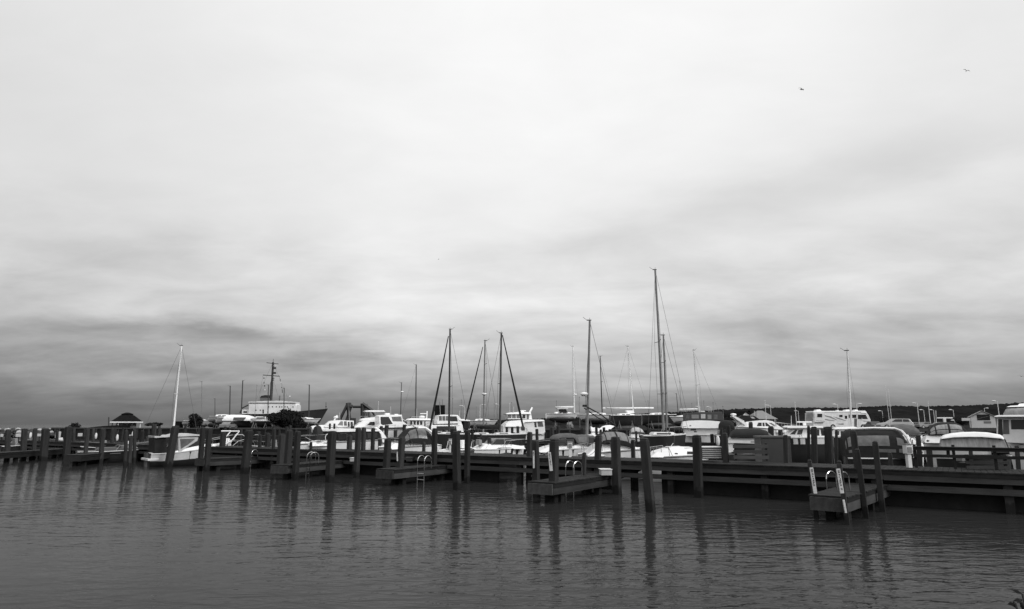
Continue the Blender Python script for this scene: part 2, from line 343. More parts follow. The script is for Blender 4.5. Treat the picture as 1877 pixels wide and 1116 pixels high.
# tips and nodes are the near edge of each finger
finger('nearest low finger pier at right with the two sign posts at its tip', (1497, 926), (1497, 926)) if False else None
def finger_w(label, A, B, zt, wid, back, zt2=None, nm='finger_pier', cat='pier'):
    return build_pier(nm, label, A, B, wid, zt, back=back, supports=3.2, lower=False, fascia=.27, zt2=zt2, cat=cat)
def fp(px, py, z=.55): p = P(px, py, z); p.z = 0; return p
FG = []
FG.append(finger_w('nearest finger pier, with the two sign posts at its tip', fp(1552, 926), fp(1637, 896), .8, 1.05, 1))
FG.append(finger_w('finger pier with the white step box, second from the right', fp(1014, 897), fp(1124, 880), .8, 1.1, 1))
finger_w('short ramp rising to the pier beside the white step box', fp(1127, 874), fp(1176, 856, 1.0), .81, 1.0, 1, 1.3, 'access_ramp', 'ramp')
FG.append(finger_w('finger pier in mid picture below the domed cruiser canopy', fp(722, 870), fp(846, 858), .8, 1.1, 1))
finger_w('long sloping ramp up to the pier left of the low white cruiser', fp(849, 856), fp(938, 840, 1.0), .81, 1.0, 1, 1.3, 'access_ramp', 'ramp')
FG.append(finger_w('finger pier behind the thick piling left of centre with two hooped ladders', fp(528, 861), fp(652, 849), .8, 1.1, 1))
finger_w('ramp behind the dark pilings right of the hooped ladders', fp(655, 847), fp(706, 834, 1.0), .81, 1.0, 1, 1.3, 'access_ramp', 'ramp')
FG.append(finger_w('finger pier in front of the boats with silver bow rails', fp(376, 848), fp(506, 842), .8, 1.2, 1))
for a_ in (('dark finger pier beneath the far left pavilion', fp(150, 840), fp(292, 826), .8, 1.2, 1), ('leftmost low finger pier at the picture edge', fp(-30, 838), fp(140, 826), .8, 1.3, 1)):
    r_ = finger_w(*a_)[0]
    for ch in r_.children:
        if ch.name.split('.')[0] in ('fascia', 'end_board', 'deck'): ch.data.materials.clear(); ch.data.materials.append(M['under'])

# ------------------------------------------------------------------ pilings
ANG = math.atan2(U.y, U.x)
def piling(base, top, s, label, group=None, cap=True, nm='piling'):
    o = empty(nm, base, 0, label, 'piling', group)
    q = MB(); off = Vector(top)-Vector(base); off.z = 0; hgt = top[2]-base[2]; ex = Matrix.Rotation(ANG, 3, 'Z')
    c = [(-1, -1), (1, -1), (1, 1), (-1, 1)]; k = .25
    def ring(z, o_, sc_): return [tuple(ex @ Vector((a*s/2*sc_, b*s/2*sc_, 0))+Vector((o_.x, o_.y, z))) for a, b in c]
    bot = -1.2*off/max(hgt, .5)
    rows = [ring(-1.2, bot, 1.03), ring(.25, off*.25/hgt, 1.02), ring(hgt*.6, off*.6, 1.0), ring(hgt-.05, off*(1-.05/hgt), 1.0), ring(hgt, off, .86)]
    q.grid(rows, True); n = len(q.v); q.f.append((n-4, n-3, n-2, n-1))
    q.build('post', 'pile', o, bevel=.012)
    if cap:
        cpo = MB(); cpo.grid([ring(hgt+.002, off, .9), ring(hgt+.03, off, .92), ring(hgt+.07, off, .45)], True); m_ = len(cpo.v); cpo.f.append((m_-4, m_-3, m_-2, m_-1)); cpo.build('cap', 'black', o)
    return o
FP = [ # x_top, y_top, x_bottom, y_waterline, width px
 (15, 788, 13, 843, 9), (45, 787, 42, 843, 10), (65, 786, 61, 841, 7), (84, 787, 79, 845, 13), (105, 789, 103, 836, 5), (126, 783, 121, 842, 12), (136, 785, 134, 838, 5), (161, 786, 155, 850, 7),
 (171, 786, 170, 838, 5), (189, 787, 184, 850, 8), (207, 786, 204, 840, 6), (232, 790, 229, 856, 6), (240, 800, 237, 858, 6), (247, 788, 246, 848, 6), (261, 790, 258, 838, 6), (281, 778, 279, 838, 5),
 (322, 782, 308, 857, 13), (372, 785, 366, 862, 9), (384, 787, 378, 864, 10), (410, 793, 404, 852, 10), (457, 790, 448, 868, 14), (477, 798, 474, 856, 6), (491, 795, 489, 852, 9), (503, 787, 499, 860, 6),
 (517, 797, 512, 872, 12), (531, 790, 525, 876, 12), (546, 792, 541, 880, 11), (570, 812, 568, 868, 5), (609, 792, 604, 884, 15), (641, 799, 639, 862, 9), (657, 786, 653, 876, 10), (667, 785, 664, 866, 8),
 (684, 786, 682, 860, 7), (696, 803, 696, 858, 6), (711, 806, 707, 880, 12), (737, 803, 731, 886, 12), (777, 812, 776, 866, 6), (797, 787, 795, 880, 10), (831, 787, 833, 868, 11), (836, 793, 838, 898, 14),
 (857, 791, 856, 886, 10), (877, 803, 876, 862, 7), (897, 803, 897, 866, 7), (971, 794, 969, 886, 10), (981, 810, 984, 912, 13), (1016, 807, 1014, 920, 17), (1041, 803, 1043, 872, 8), (1071, 832, 1070, 906, 8),
 (1068, 786, 1067, 866, 8), (1097, 800, 1094, 896, 12), (1128, 803, 1131, 906, 17), (1160, 808, 1162, 882, 8), (1181, 806, 1193, 938, 18), (1234, 800, 1234, 868, 6), (1277, 800, 1281, 912, 17), (1328, 796, 1334, 906, 12),
 (1367, 812, 1367, 880, 6), (1440, 800, 1443, 908, 10), (1484, 846, 1497, 950, 9), (1538, 848, 1554, 962, 10), (1564, 792, 1580, 925, 13), (1571, 826, 1588, 950, 11), (1604, 812, 1618, 938, 12), (1631, 832, 1639, 912, 9),
 (1482, 782, 1483, 878, 6), (1492, 784, 1494, 880, 12), (1518, 784, 1520, 880, 15), (1533, 790, 1534, 876, 6), (1413, 783, 1415, 872, 11), (1376, 775, 1378, 862, 8),
 (1683, 800, 1690, 895, 10), (1703, 822, 1710, 920, 12), (1737, 812, 1742, 900, 7), (1779, 822, 1783, 905, 8), (1864, 820, 1872, 925, 9)]
def desc(i, p):
    w_ = p[4]; a = 'broad' if w_ >= 13 else 'slim' if w_ <= 7 else 'square'
    h_ = 'tall' if (p[3]-p[1]) > 85 else 'short' if (p[3]-p[1]) < 56 else 'weathered'
    ords = ['leftmost', 'second', 'third', 'fourth', 'fifth', 'sixth', 'seventh', 'eighth', 'ninth', 'tenth', 'eleventh', 'twelfth', 'thirteenth', 'fourteenth', 'fifteenth', 'sixteenth', 'seventeenth', 'eighteenth', 'nineteenth', 'twentieth']
    n = len(FP)
    if i < n//2: k = i; side_ = 'left'
    else: k = n-1-i; side_ = 'right'
    if k < 20: o_ = ords[k]
    elif k < 40: o_ = 'twenty-'+['', 'first', 'second', 'third', 'fourth', 'fifth', 'sixth', 'seventh', 'eighth', 'ninth'][k-20] if 20 < k < 30 else ('twentieth plus one' if k == 20 else 'thirty-'+['', 'first', 'second', 'third', 'fourth', 'fifth', 'sixth', 'seventh', 'eighth', 'ninth'][k-30])
    if k >= 19: 
        num = k+1; base = {2: 'twenty', 3: 'thirty', 4: 'forty'}[num//10]; u_ = num % 10
        o_ = {20: 'twentieth', 30: 'thirtieth', 40: 'fortieth'}[num] if u_ == 0 else base+'-'+['', 'first', 'second', 'third', 'fourth', 'fifth', 'sixth', 'seventh', 'eighth', 'ninth'][u_]
    if k == 0: o_ = side_+'most'; return f'{a} {h_} timber piling, {o_} of the front row'
    return f'{a} {h_} timber piling, {o_} from the {side_} along the front row'
FP.sort(key=lambda p: p[2])
for i, p in enumerate(FP):
    b = P(p[2], p[3], 0); t = W(p[0], p[1], b.y)
    piling(b, t, p[4]*b.y/1200/1.30, desc(i, p), 'pilings of the front row')
# far rows: short dark pilings along the far pier
for k in range(52):
    d = 3+k*2.75; sd = -1 if k % 2 else 1
    b = PB+U*d+Vector((-U.y, U.x, 0))*(-1.3 if sd > 0 else 4.5+rnd(0, 3)) + U*rnd(-.8, .8)
    b.z = 0; t = b+Vector((rnd(-.1, .1), 0, rnd(2.0, 3.0)))
    piling(b, t, rnd(.24, .34), 'small dark piling of the far pier seen between the moored boats', 'pilings of the far pier', cap=False)

for px, py, wd in ((605, 776, 3.5), (613, 776, 3.5), (929, 782, 4.5), (939, 782, 4.5), (949, 781, 5), (984, 786, 5.5), (1093, 783, 5), (1101, 787, 4.5), (1107, 783, 5), (1166, 790, 4), (1276, 797, 8), (1322, 784, 5), (1188, 785, 4), (1130, 788, 4), (760, 782, 5), (742, 778, 7), (725, 788, 6), (1000, 792, 4), (1207, 790, 6), (1217, 788, 6), (1252, 792, 5), (1350, 790, 5), (1456, 788, 5), (866, 790, 5), (905, 786, 5)):
    D = 64 if px < 1150 else 56; t = W(px, py, D); b = Vector((t.x+rnd(-.08, .08), D, 0)); piling(b, t, wd*D/1560, 'small dark piling of the far pier seen between the moored boats', 'pilings of the far pier', cap=False)
# ------------------------------------------------------------------ boats
class Boat:
    def __init__(s, name, label, cat, cx, D, h, z0=0.0, group=None):
        if D < 95: h = h-math.degrees(math.atan((cx-CX)/F))
        s.D, s.cx, s.h, s.z0 = D, cx, R(h), z0; s.X0 = gx(cx, D, 1.5); s.yn = 0 if D > 95 else (-.9 if math.cos(R(h)) > 0 else .9)
        s.m = (D*ct-2*st)/F; s.k = s.m/math.cos(s.h)
        s.r = empty(name, (gx(cx, D, 1.5), D, z0), s.h, label, cat, group)
        s.w = (1, 1, 0, 1)
    def q(s, px, py):
        Dn = s.D+s.yn*math.cos(s.h); z = gz(py, Dn); t = (px-CX)/F; c = Dn*ct+(z-H)*st
        return ((t*c-s.X0+s.yn*math.sin(s.h))/(math.cos(s.h)-t*math.sin(s.h)*ct), z-s.z0)
    def hull(s, pxs, pxb, B, ys, yb, m='white', stripe=None, tw=.85, draft=.5, rake=.10, deckm=None, keelz=None, name='hull', chine=.82):
        xs, zs = s.q(pxs, ys); xb, zb = s.q(pxb, yb); L = xb-xs; n = 16; s.hp = (xs, L, B, zs, zb, tw)
        hb = lambda t: B/2*(tw+(1-tw)*min(1, t/.4)) if t < .4 else B/2*max(.015, (1-((t-.4)/.6)**2.3))
        sz = lambda t: zs+(zb-zs)*t**1.8
        s.hb, s.sz = hb, sz
        bot = -draft if keelz is None else keelz
        def sect(t, f):  # f 0 keel .. 1 sheer
            z = bot+(sz(t)-bot)*f; ff = {0: 0.0}.get(f, None)
            wd = hb(t)*(chine*min(1, (f/.35))**.6 if f < .35 else chine+(1-chine)*((f-.35)/.65)**1.2)
            x = xs+L*t-L*rake*(1-f)*max(0, (t-.5)*2)**1.5
            return x, wd, z
        fs = [0, .12, .35, .6, .8, 1]; q = MB(); rows = []
        for i in range(n+1):
            t = i/n; row = [sect(t, f) for f in fs]
            rows.append([(x, -w_, z) for x, w_, z in reversed(row)]+[(x, w_, z) for x, w_, z in row[1:]])
        q.grid(rows); q.f.append(tuple(range(len(rows[0]))))
        s.hullo = q.build(name, m, s.r, smooth=True)
        d = MB(); d.grid([[(xs+L*i/n, -hb(i/n)*.985, sz(i/n)-.03), (xs+L*i/n, 0, sz(i/n)+.04), (xs+L*i/n, hb(i/n)*.985, sz(i/n)-.03)] for i in range(n+1)]); d.build('deck', deckm or m, s.r)
        rr = MB()
        for sg in (-1, 1): rr.path([(xs+L*i/n, sg*(hb(i/n)+.01), sz(i/n)-.05) for i in range(n+1)], .035, 4)
        rr.build('rub_rail', 'grey' if m != 'hull_dark' else 'cream', s.r)
        if stripe:
            f0, f1, t0, t1, sm = stripe[:5]
            for sg in (-1, 1):
                g = MB(); rws = []
                for i in range(9):
                    t = t0+(t1-t0)*i/8; e = math.sin(math.pi*i/8)**.5 if len(stripe) < 6 else 1; rw = []
                    for f in (f0, f0+(f1-f0)*max(e, .05)):
                        x, wd, z = sect(t, f); rw.append((x, sg*(wd+.012), z))
                    rws.append(rw)
                g.grid(rws); g.build('hull_stripe', sm, s.r)
        return s
    def cab(s, name, poly, wb, wt, m='white', bevel=.03):
        pl = [s.q(*p) for p in poly]; zs = [p[1] for p in pl]; s.w = (wb, wt, min(zs), max(zs)); s.last = MB().prism(pl, wb, wt).build(name, m, s.r, bevel=bevel); return s
    def wf(s, z): a, b, z0, z1 = s.w; return a+(b-a)*(z-z0)/max(z1-z0, 1e-6)
    def win(s, poly, m='glass', name='window', both=True):
        pl = [s.q(*p) for p in poly]; n = len(pl)
        for sg in ((-1, 1) if both else (-1,)):
            vs = [(x, sg*(s.wf(z)+.012), z) for x, z in pl]+[(x, sg*(s.wf(z)-.03), z) for x, z in pl]
            MB().add(vs, [tuple(range(n)), tuple(range(2*n-1, n-1, -1))]+[(i, i+n, (i+1) % n+n, (i+1) % n) for i in range(n)]).build(name, m, s.r)
        return s
    def wins(s, px0, px1, py0, py1, n, gap=.22, m='glass', lean=0):
        d = (px1-px0)/n
        for i in range(n):
            a = px0+d*(i+gap/2); b = px0+d*(i+1-gap/2); s.win([(a+lean, py0), (b+lean, py0), (b, py1), (a, py1)], m)
        return s
    def ws(s, a, b, m='glass', name='windshield', f=.9, panes=2):
        (x0, z0), (x1, z1) = s.q(*a), s.q(*b); sg = 1 if True else -1
        d = Vector((x1-x0, z1-z0)).normalized(); nrm = Vector((abs(d.y), -d.x*(1 if d.y > 0 else -1)))*.015
        if nrm.y < 0: nrm.y = -nrm.y
        w0, w1 = s.wf(z0)*f, s.wf(z1)*f
        for k in range(panes):
            u0, u1 = -1+2*(k+.04)/panes, -1+2*(k+.96)/panes
            vs = []
            for o_ in (nrm, nrm*-1.5):
                vs += [(x0+o_.x, u0*w0, z0+o_.y), (x0+o_.x, u1*w0, z0+o_.y), (x1+o_.x, u1*w1, z1+o_.y), (x1+o_.x, u0*w1, z1+o_.y)]
            MB().add(vs, [(0, 1, 2, 3), (7, 6, 5, 4), (0, 4, 5, 1), (1, 5, 6, 2), (2, 6, 7, 3), (3, 7, 4, 0)]).build(name, m, s.r)
        return s
    def dome(s, name, prof, w_, m='dark', panes=(), pm='vinyl', pw=2.6, zb=None):
        """prof: list of (px, py_top, py_base); arched across the boat"""
        pr = [(s.q(p[0], p[1])[0], s.q(p[0], p[1])[1], s.q(p[0], p[2])[1]) for p in prof]
        def S(u, v, o_=0):
            i = min(int(u*(len(pr)-1)), len(pr)-2); f = u*(len(pr)-1)-i
            x = pr[i][0]+(pr[i+1][0]-pr[i][0])*f; zt = pr[i][1]+(pr[i+1][1]-pr[i][1])*f; zb_ = pr[i][2]+(pr[i+1][2]-pr[i][2])*f
            a = math.pi*(1-v); c, s_ = math.cos(a), math.sin(a)
            yy = w_*math.copysign(abs(c)**(2/pw), c)*(1+o_); zz = zb_+(zt-zb_)*(abs(s_)**(2/pw))*(1+o_)
            return (x, yy, zz)
        q = MB(); q.grid([[S(i/24, j/20) for j in range(21)] for i in range(25)])
        for i in (0, 24):
            b = len(q.v); q.v += [S(i/24, j/20) for j in range(21)]; q.f.append(tuple(range(b, b+21)))
        q.build(name, m, s.r, smooth=False)
        for (u0, u1, v0, v1) in panes:
            g = MB(); g.grid([[S(u0+(u1-u0)*i/6, v0+(v1-v0)*j/6, .012) for j in range(7)] for i in range(7)]); g.build('window', pm, s.r, smooth=True)
        return s
    def tube(s, name, pts, r, m='chrome', n=5):
        MB().path([Vector((s.q(p[0], p[1])[0], p[2], s.q(p[0], p[1])[1])) for p in pts], r, n).build(name, m, s.r); return s
    def box(s, name, a, b, y0, y1, m='white', bevel=.02):
        (x0, z0), (x1, z1) = s.q(*a), s.q(*b)
        MB().box(min(x0, x1), max(x0, x1), y0, y1, min(z0, z1), max(z0, z1)).build(name, m, s.r, bevel=bevel); return s
    def rail(s, t0=.5, t1=.99, h=.55, m='chrome', r=.016, name='bow_rail'):
        xs, L, B, zs, zb, tw = s.hp; q = MB(); n = 8
        for sg in (-1, 1):
            pts = [Vector((xs+L*(t0+(t1-t0)*i/n)+(0 if i < n else .1), sg*s.hb(t0+(t1-t0)*i/n)*.93, s.sz(t0+(t1-t0)*i/n)+h*(min(1, i/1.0)))) for i in range(n+1)]
            q.path(pts, r)
            for i in range(1, n+1, 2): q.tube(pts[i], (pts[i].x-.05, pts[i].y, pts[i].z-h), r*.8, n=4)
        q.build(name, m, s.r); return s
    def radar(s, px, py, r=.28, y=0):
        x, z = s.q(px, py); MB().ell((x, y, z), r, r, r*.45, 10, 6).build('radar_dome', 'white', s.r, smooth=True); return s
    def whip(s, px0, py0, px1, py1, y=.8, r=.018, m='cream'):
        return s.tube('antenna', [(px0, py0, y), (px1, py1, y)], r, m)
    def mast(s, top, bot, r=.09, m='alu', spreaders=(), rig=True, jib=None, boom=None, stays=(), sw=1.0, name='mast', wr=.014, bm='whitecanvas', radar=None):
        """top, bot pixel points of the mast"""
        keep, s.yn = s.yn, 0
        (xt, zt), (xb, zb) = s.q(*top), s.q(*bot); T, B_ = Vector((xt, 0, zt)), Vector((xb, 0, zb))
        q = MB(); q.tube(B_, T, r, r*.75, 8); q.build(name, m, s.r)
        hd = MB(); hd.tube(T, T+Vector((0, 0, .25)), .012, n=4); hd.box(T.x-.22, T.x+.12, -.03, .03, T.z+.02, T.z+.09); hd.tube(T+Vector((-.2, 0, .05)), T+Vector((-.5, 0, .28)), .014, n=4); hd.build('masthead_fitting', 'mastd', s.r)
        hgt = zt-zb; at = lambda py: B_+(T-B_)*((s.q(0, py)[1]-zb)/hgt)
        for py in spreaders:
            c = at(py); g = MB(); g.tube(c+Vector((-.12, -sw, .06)), c, .028, n=5); g.tube(c, c+Vector((-.12, sw, .06)), .028, n=5); g.build('spreader', m, s.r)
        if rig:
            g = MB()
            for sg in (-1, 1):
                pts = [T-Vector((0, 0, .2))]+[at(py)+Vector((-.12, sg*sw, .06)) for py in spreaders]+[Vector((xb-.1, sg*sw*1.15, .9 if zb < 3 else zb-.4))]
                g.path(pts, wr, 4)
            for (px, py) in stays: x, z = s.q(px, py); g.tube(T, (x, 0, z), wr, n=4)
            g.build('rigging', 'rope', s.r)
        if jib:
            a, b, jr, jm = jib; (xa, za), (xc, zc) = s.q(*a), s.q(*b); A2, B2 = Vector((xa, 0, za)), Vector((xc, 0, zc)); g = MB()
            g.tube(B2, B2+(A2-B2)*.15, jr*.9, jr*1.15, 8); g.tube(B2+(A2-B2)*.15, A2, jr*1.15, jr*.45, 8); g.build('furled_jib', jm, s.r)
        if boom:
            a, b, br = boom; (xa, za), (xc, zc) = s.q(*a), s.q(*b); g = MB(); g.tube((xa, 0, za), (xc, 0, zc), br, br*.7, 8); g.build('boom', bm, s.r, smooth=True)
        if radar: x, z = s.q(*radar); MB().ell((x, 0, z), .3, .3, .14, 10, 6).build('radar_dome', 'white', s.r, smooth=True)
        s.yn = keep
        return s
    def stands(s, pxs, zk=.0, spread=1.3, keel=True, kpx=None, km='hull_dark'):
        xs, L, B, zs, zb, tw = s.hp
        if keel: MB().prism([(xs+L*.38, .55), (xs+L*.62, .55), (xs+L*.58, .12), (xs+L*.42, .12)] if kpx is None else kpx, .12, .2).build('keel', km, s.r)
        for px in pxs:
            x = s.q(px, 777)[0]
            for sg in (-1, 1):
                g = MB(); top = Vector((x, sg*B*.38, 1.25)); 
                for ft in ((-.35, .9), (.35, .9), (0, 1.5)): g.tube(top, (x+ft[0], sg*B*.38*ft[1]*1.3, 0), .03, n=4)
                g.tube(top, top+Vector((0, -sg*.1, .3)), .03, n=4); g.build('boat_stand', 'grey', s.r)
        return s

# ---- in front of and just behind the main pier
b = Boat('cabin_cruiser', 'white cruiser with grey canvas cockpit tent, moored behind the thick leaning piling at left', 'boat', 352, 50, 14)
b.hull(276, 432, 2.6, 829, 809, 'hull_dark', stripe=(.58, 1.0, 0, 1, 'cream', 1), draft=.4, deckm='cream')
b.box('swim_platform', (270, 838), (290, 842), -1.1, 1.1, 'cream')
b.cab('cabin', [(300, 831), (346, 820), (372, 815), (412, 815), (420, 812), (404, 824), (300, 838)], 1.05, .8, 'white')
b.cab('canopy', [(283, 803), (304, 801), (307, 829), (283, 831)], 1.0, .85, 'dark')
b.cab('canopy_side', [(326, 801), (364, 801), (362, 808), (342, 820), (327, 829)], 1.0, .9, 'lightcanvas').win([(330, 804), (358, 804), (345, 814), (331, 822)], 'midgrey')
b.cab('canopy_top', [(282, 798), (304, 800), (322, 795), (345, 794), (368, 797), (368, 799), (322, 800), (283, 802)], 1.05, .95, 'lightcanvas')
b.cab('windshield_frame', [(364, 803), (370, 815), (346, 818)], .95, .9, 'glass')
b.rail(.55, .99, .45)

b = Boat('bow_rail_boat', 'small white boat with a tangle of silver rails and a raked arch', 'boat', 446, 58, 200)
b.hull(492, 414, 2.3, 824, 819, draft=.4)
b.cab('console', [(417, 803), (425, 803), (428, 820), (417, 820)], .5, .4)
b.cab('seat_box', [(432, 821), (438, 821), (438, 825), (432, 825)], .5, .5)
b.tube('arch', [(420, 790, -1), (438, 790, -1), (425, 806, -1)], .05, 'white').tube('arch', [(420, 790, 1), (438, 790, 1), (425, 806, 1)], .05, 'white')
b.tube('stern_rail', [(444, 810, -1), (445, 797, -1), (460, 797, -1), (463, 800, -1), (464, 812, -1)], .03).tube('stern_rail', [(466, 797, 1), (472, 797, 1), (474, 801, 1), (474, 812, 1)], .03)
b.tube('side_rail', [(416, 815, -1.05), (430, 809, -1.05), (446, 806, -1.05), (434, 812, -1.05)], .025).tube('side_rail', [(424, 818, 1.0), (436, 808, 1.0), (448, 805, 1.0)], .025)
b.rail(.3, .98, .6)

b = Boat('canvas_topped_cruiser', 'long white cruiser under a flat dark canvas top, bow pointing left toward the life ring', 'boat', 628, 47, 205)
b.hull(704, 551, 3.1, 806, 812, stripe=(.62, .72, .1, .7, 'grey', 1), draft=.5)
b.cab('foredeck', [(568, 813), (575, 809), (580, 812), (600, 807), (655, 806), (655, 816), (568, 816)], 1.25, 1.0)
b.cab('canopy', [(612, 791), (690, 789), (692, 804), (700, 806), (615, 806)], 1.4, 1.3, 'dark').win([(640, 793), (664, 793), (664, 803), (640, 803)], 'glass').win([(668, 793), (686, 793), (686, 803), (668, 803)], 'glass')
b.cab('canopy_top', [(610, 790), (616, 787), (660, 786), (690, 788), (692, 791), (660, 791), (612, 791.5)], 1.45, 1.35, 'cream')
b.cab('radar_arch', [(680, 783), (686, 783), (694, 790), (700, 799), (706, 812), (694, 812), (692, 797), (687, 789)], 1.5, 1.35)
b.box('outboard_motor', (716, 808), (708, 816), -.3, .3, 'black')
b.rail(.45, .99, .5)
b.tube('bow_staff', [(553, 803, 0), (552, 815, 0)], .04, 'white')
x_, z_ = b.q(592, 801)
rows = [[(x_+.15*math.cos(t)+.03*math.cos(u)*math.cos(t), 1.62+.03*math.sin(u), z_+.23*math.sin(t)+.03*math.cos(u)*math.sin(t)) for u in [2*math.pi*j/8 for j in range(8)]] for t in [2*math.pi*i/20 for i in range(21)]]
lr = MB(); lr.grid(rows, True); ro = lr.build('ring_buoy', 'cream', b.r, smooth=True)
b.dome('engine_hood', [(586, 790, 806), (588, 782, 806), (592, 779, 806), (596, 781, 806), (599, 790, 806)], .5, 'black')

b = Boat('domed_cruiser', 'white express cruiser with a tall domed grey canvas canopy and curved arch', 'boat', 752, 45, 196)
b.hull(806, 700, 3.1, 815, 819, stripe=(.55, .62, 0, .9, 'grey', 1), draft=.5)
b.cab('foredeck', [(712, 818), (724, 812), (795, 811), (800, 820), (716, 823)], 1.3, 1.0)
b.dome('canopy', [(738, 806, 812), (745, 796, 812), (752, 787, 812), (765, 783, 813), (778, 784, 814), (788, 790, 815), (793, 800, 815), (794, 812, 816)], 1.35, 'dark',
       panes=[(.05, .2, .68, .92), (.22, .4, .66, .92), (.42, .6, .66, .92), (.05, .2, .08, .32), (.22, .4, .08, .34), (.42, .6, .08, .34)])
b.tube('arch', [(762, 784, -1.42), (775, 784, -1.42), (786, 792, -1.42), (791, 803, -1.42), (796, 820, -1.42)], .09, 'white').tube('arch', [(762, 784, 1.42), (775, 784, 1.42), (786, 792, 1.42), (791, 803, 1.42), (796, 820, 1.42)], .09, 'white')
b.cab('windshield', [(734, 812), (742, 804), (770, 804), (768, 812)], 1.3, 1.2, 'glass')
b.rail(.5, .99, .5)

b = Boat('low_cruiser', 'low white cruiser with a raked windshield and black side vent, bow to the right', 'boat', 918, 43, 14)
b.hull(868, 968, 2.8, 822, 819, 'hull_dark', stripe=(.72, 1.0, 0, 1, 'white', 1), draft=.5, deckm='white')
b.cab('cabin', [(880, 821), (890, 814), (915, 813), (940, 815), (958, 818), (962, 823), (880, 823)], 1.2, .95).win([(906, 822.5), (912, 820), (935, 820), (941, 823)], 'black', 'side_vent')
b.cab('windshield', [(899, 814), (908, 804), (939, 804), (932, 814)], 1.05, .95, 'vinyl').win([(901, 813.5), (910, 805), (923, 805), (923, 813.5)]).win([(925, 813.5), (925, 805), (936, 805), (931, 813.5)])
b.cab('helm_seat', [(880, 806), (886, 806), (887, 816), (880, 816)], .5, .45, 'grey')
b.rail(.5, .99, .45)

b = Boat('outboard_runabout', 'tiny white runabout with a covered outboard between two dark pilings', 'boat', 867, 46, 60)
b.hull(846, 884, 2.0, 822, 820, draft=.3)
b.cab('console', [(862, 806), (868, 806), (870, 820), (860, 820)], .4, .35)
b.cab('cowling', [(850, 814), (854, 812), (856, 820), (850, 822)], .3, .2, 'grey')
b.rail(.4, .98, .5)

b = Boat('grey_canopy_cruiser', 'white cruiser under a long sagging grey canopy, behind the box-topped power post', 'boat', 1040, 40, 190)
b.hull(1108, 968, 3.0, 818, 829, 'hull_dark', stripe=(.66, 1.0, 0, 1, 'white', 1), draft=.5, deckm='white')
b.cab('cabin', [(985, 827), (1002, 820), (1022, 815), (1100, 816), (1100, 826), (990, 829)], 1.3, 1.0).win([(1024, 823), (1060, 822), (1060, 825.5), (1024, 826.5)], 'black')
b.cab('windshield', [(1014, 816), (1026, 804), (1052, 803), (1052, 816)], 1.15, 1.0, 'glass')
b.cab('canopy', [(1014, 806), (1020, 799), (1034, 795), (1050, 794.5), (1062, 798), (1078, 797), (1094, 801), (1094, 815), (1080, 816), (1056, 812), (1052, 803), (1030, 803)], 1.25, .95, 'midgrey', bevel=.08).win([(1058, 801), (1074, 800), (1074, 811), (1060, 810)], 'vinyl').win([(1078, 801), (1090, 803), (1090, 813), (1078, 813)], 'glass')
b.rail(.45, .99, .55)

b = Boat('striped_canopy_cruiser', 'white cruiser with a ribbed grey and black canopy, right of the sagging grey canopy', 'boat', 1122, 38, 192)
b.hull(1180, 1064, 3.1, 822, 833, stripe=(.66, .80, .40, .62, 'black'), draft=.5)
b.cab('cabin', [(1074, 833), (1088, 822), (1100, 812), (1165, 819), (1172, 834), (1074, 836)], 1.35, .95)
b.dome('canopy', [(1101, 806, 813), (1103, 797, 813), (1110, 792, 813), (1122, 791, 814), (1136, 791, 815), (1146, 793, 817), (1152, 797, 820), (1156, 806, 822), (1158, 818, 823)], 1.3, 'dark',
       panes=[(.02, .21, .62, .92), (.24, .42, .60, .92), (.45, .66, .60, .92), (.70, .86, .62, .92), (.02, .21, .04, .40), (.24, .42, .04, .42), (.45, .66, .04, .42)], pm='ribbed')
b.tube('canopy_strut', [(1104, 813, -1.3), (1098, 818, -1.3)], .04, 'white').tube('canopy_strut', [(1146, 812, -1.35), (1141, 820, -1.35)], .04, 'white')
b.rail(.5, .99, .5)

b = Boat('white_day_sailer', 'long smooth white foredeck without a canopy, beside the slatted dock box', 'boat', 1235, 36, 188)
b.hull(1296, 1178, 2.9, 832, 840, draft=.5)
b.cab('foredeck', [(1190, 838), (1202, 829), (1222, 823), (1230, 820), (1254, 819), (1254, 823), (1275, 822), (1278, 839)], 1.25, .85, 'white')
b.win([(1259, 827), (1268, 827), (1272, 832), (1258, 832)], 'glass').win([(1236, 830), (1241, 830), (1242, 832), (1236, 832)], 'black')
b.cab('coach_roof', [(1224, 821.5), (1228, 819.5), (1272, 820), (1275, 823)], .8, .65, 'cream')
b.rail(.55, .99, .45)

b = Boat('covered_pontoon_boat', 'boat with a dark rounded canvas top over a pale tarpaulin apron', 'boat', 1385, 37, 184)
b.hull(1445, 1326, 2.8, 828, 832, 'hull_dark', draft=.5)
b.cab('tarpaulin', [(1332, 812), (1340, 800), (1393, 800), (1394, 813), (1350, 812)], 1.45, 1.1, 'lightcanvas').win([(1375, 808), (1383, 808), (1383, 811), (1375, 811)], 'grey', 'patch')
b.cab('cockpit', [(1334, 812), (1345, 812), (1345, 830), (1334, 830)], 1.3, 1.3, 'white').cab('cockpit_side', [(1346, 812), (1440, 812), (1440, 830), (1346, 830)], 1.25, 1.25, 'dark')
b.dome('canopy', [(1338, 798, 801), (1343, 790, 801), (1350, 786, 801), (1375, 785, 801), (1395, 786, 801), (1406, 789, 801), (1413, 795, 801), (1416, 799, 801)], 1.35, 'dark', panes=[(.74, .88, .74, .9)], pm='midgrey')

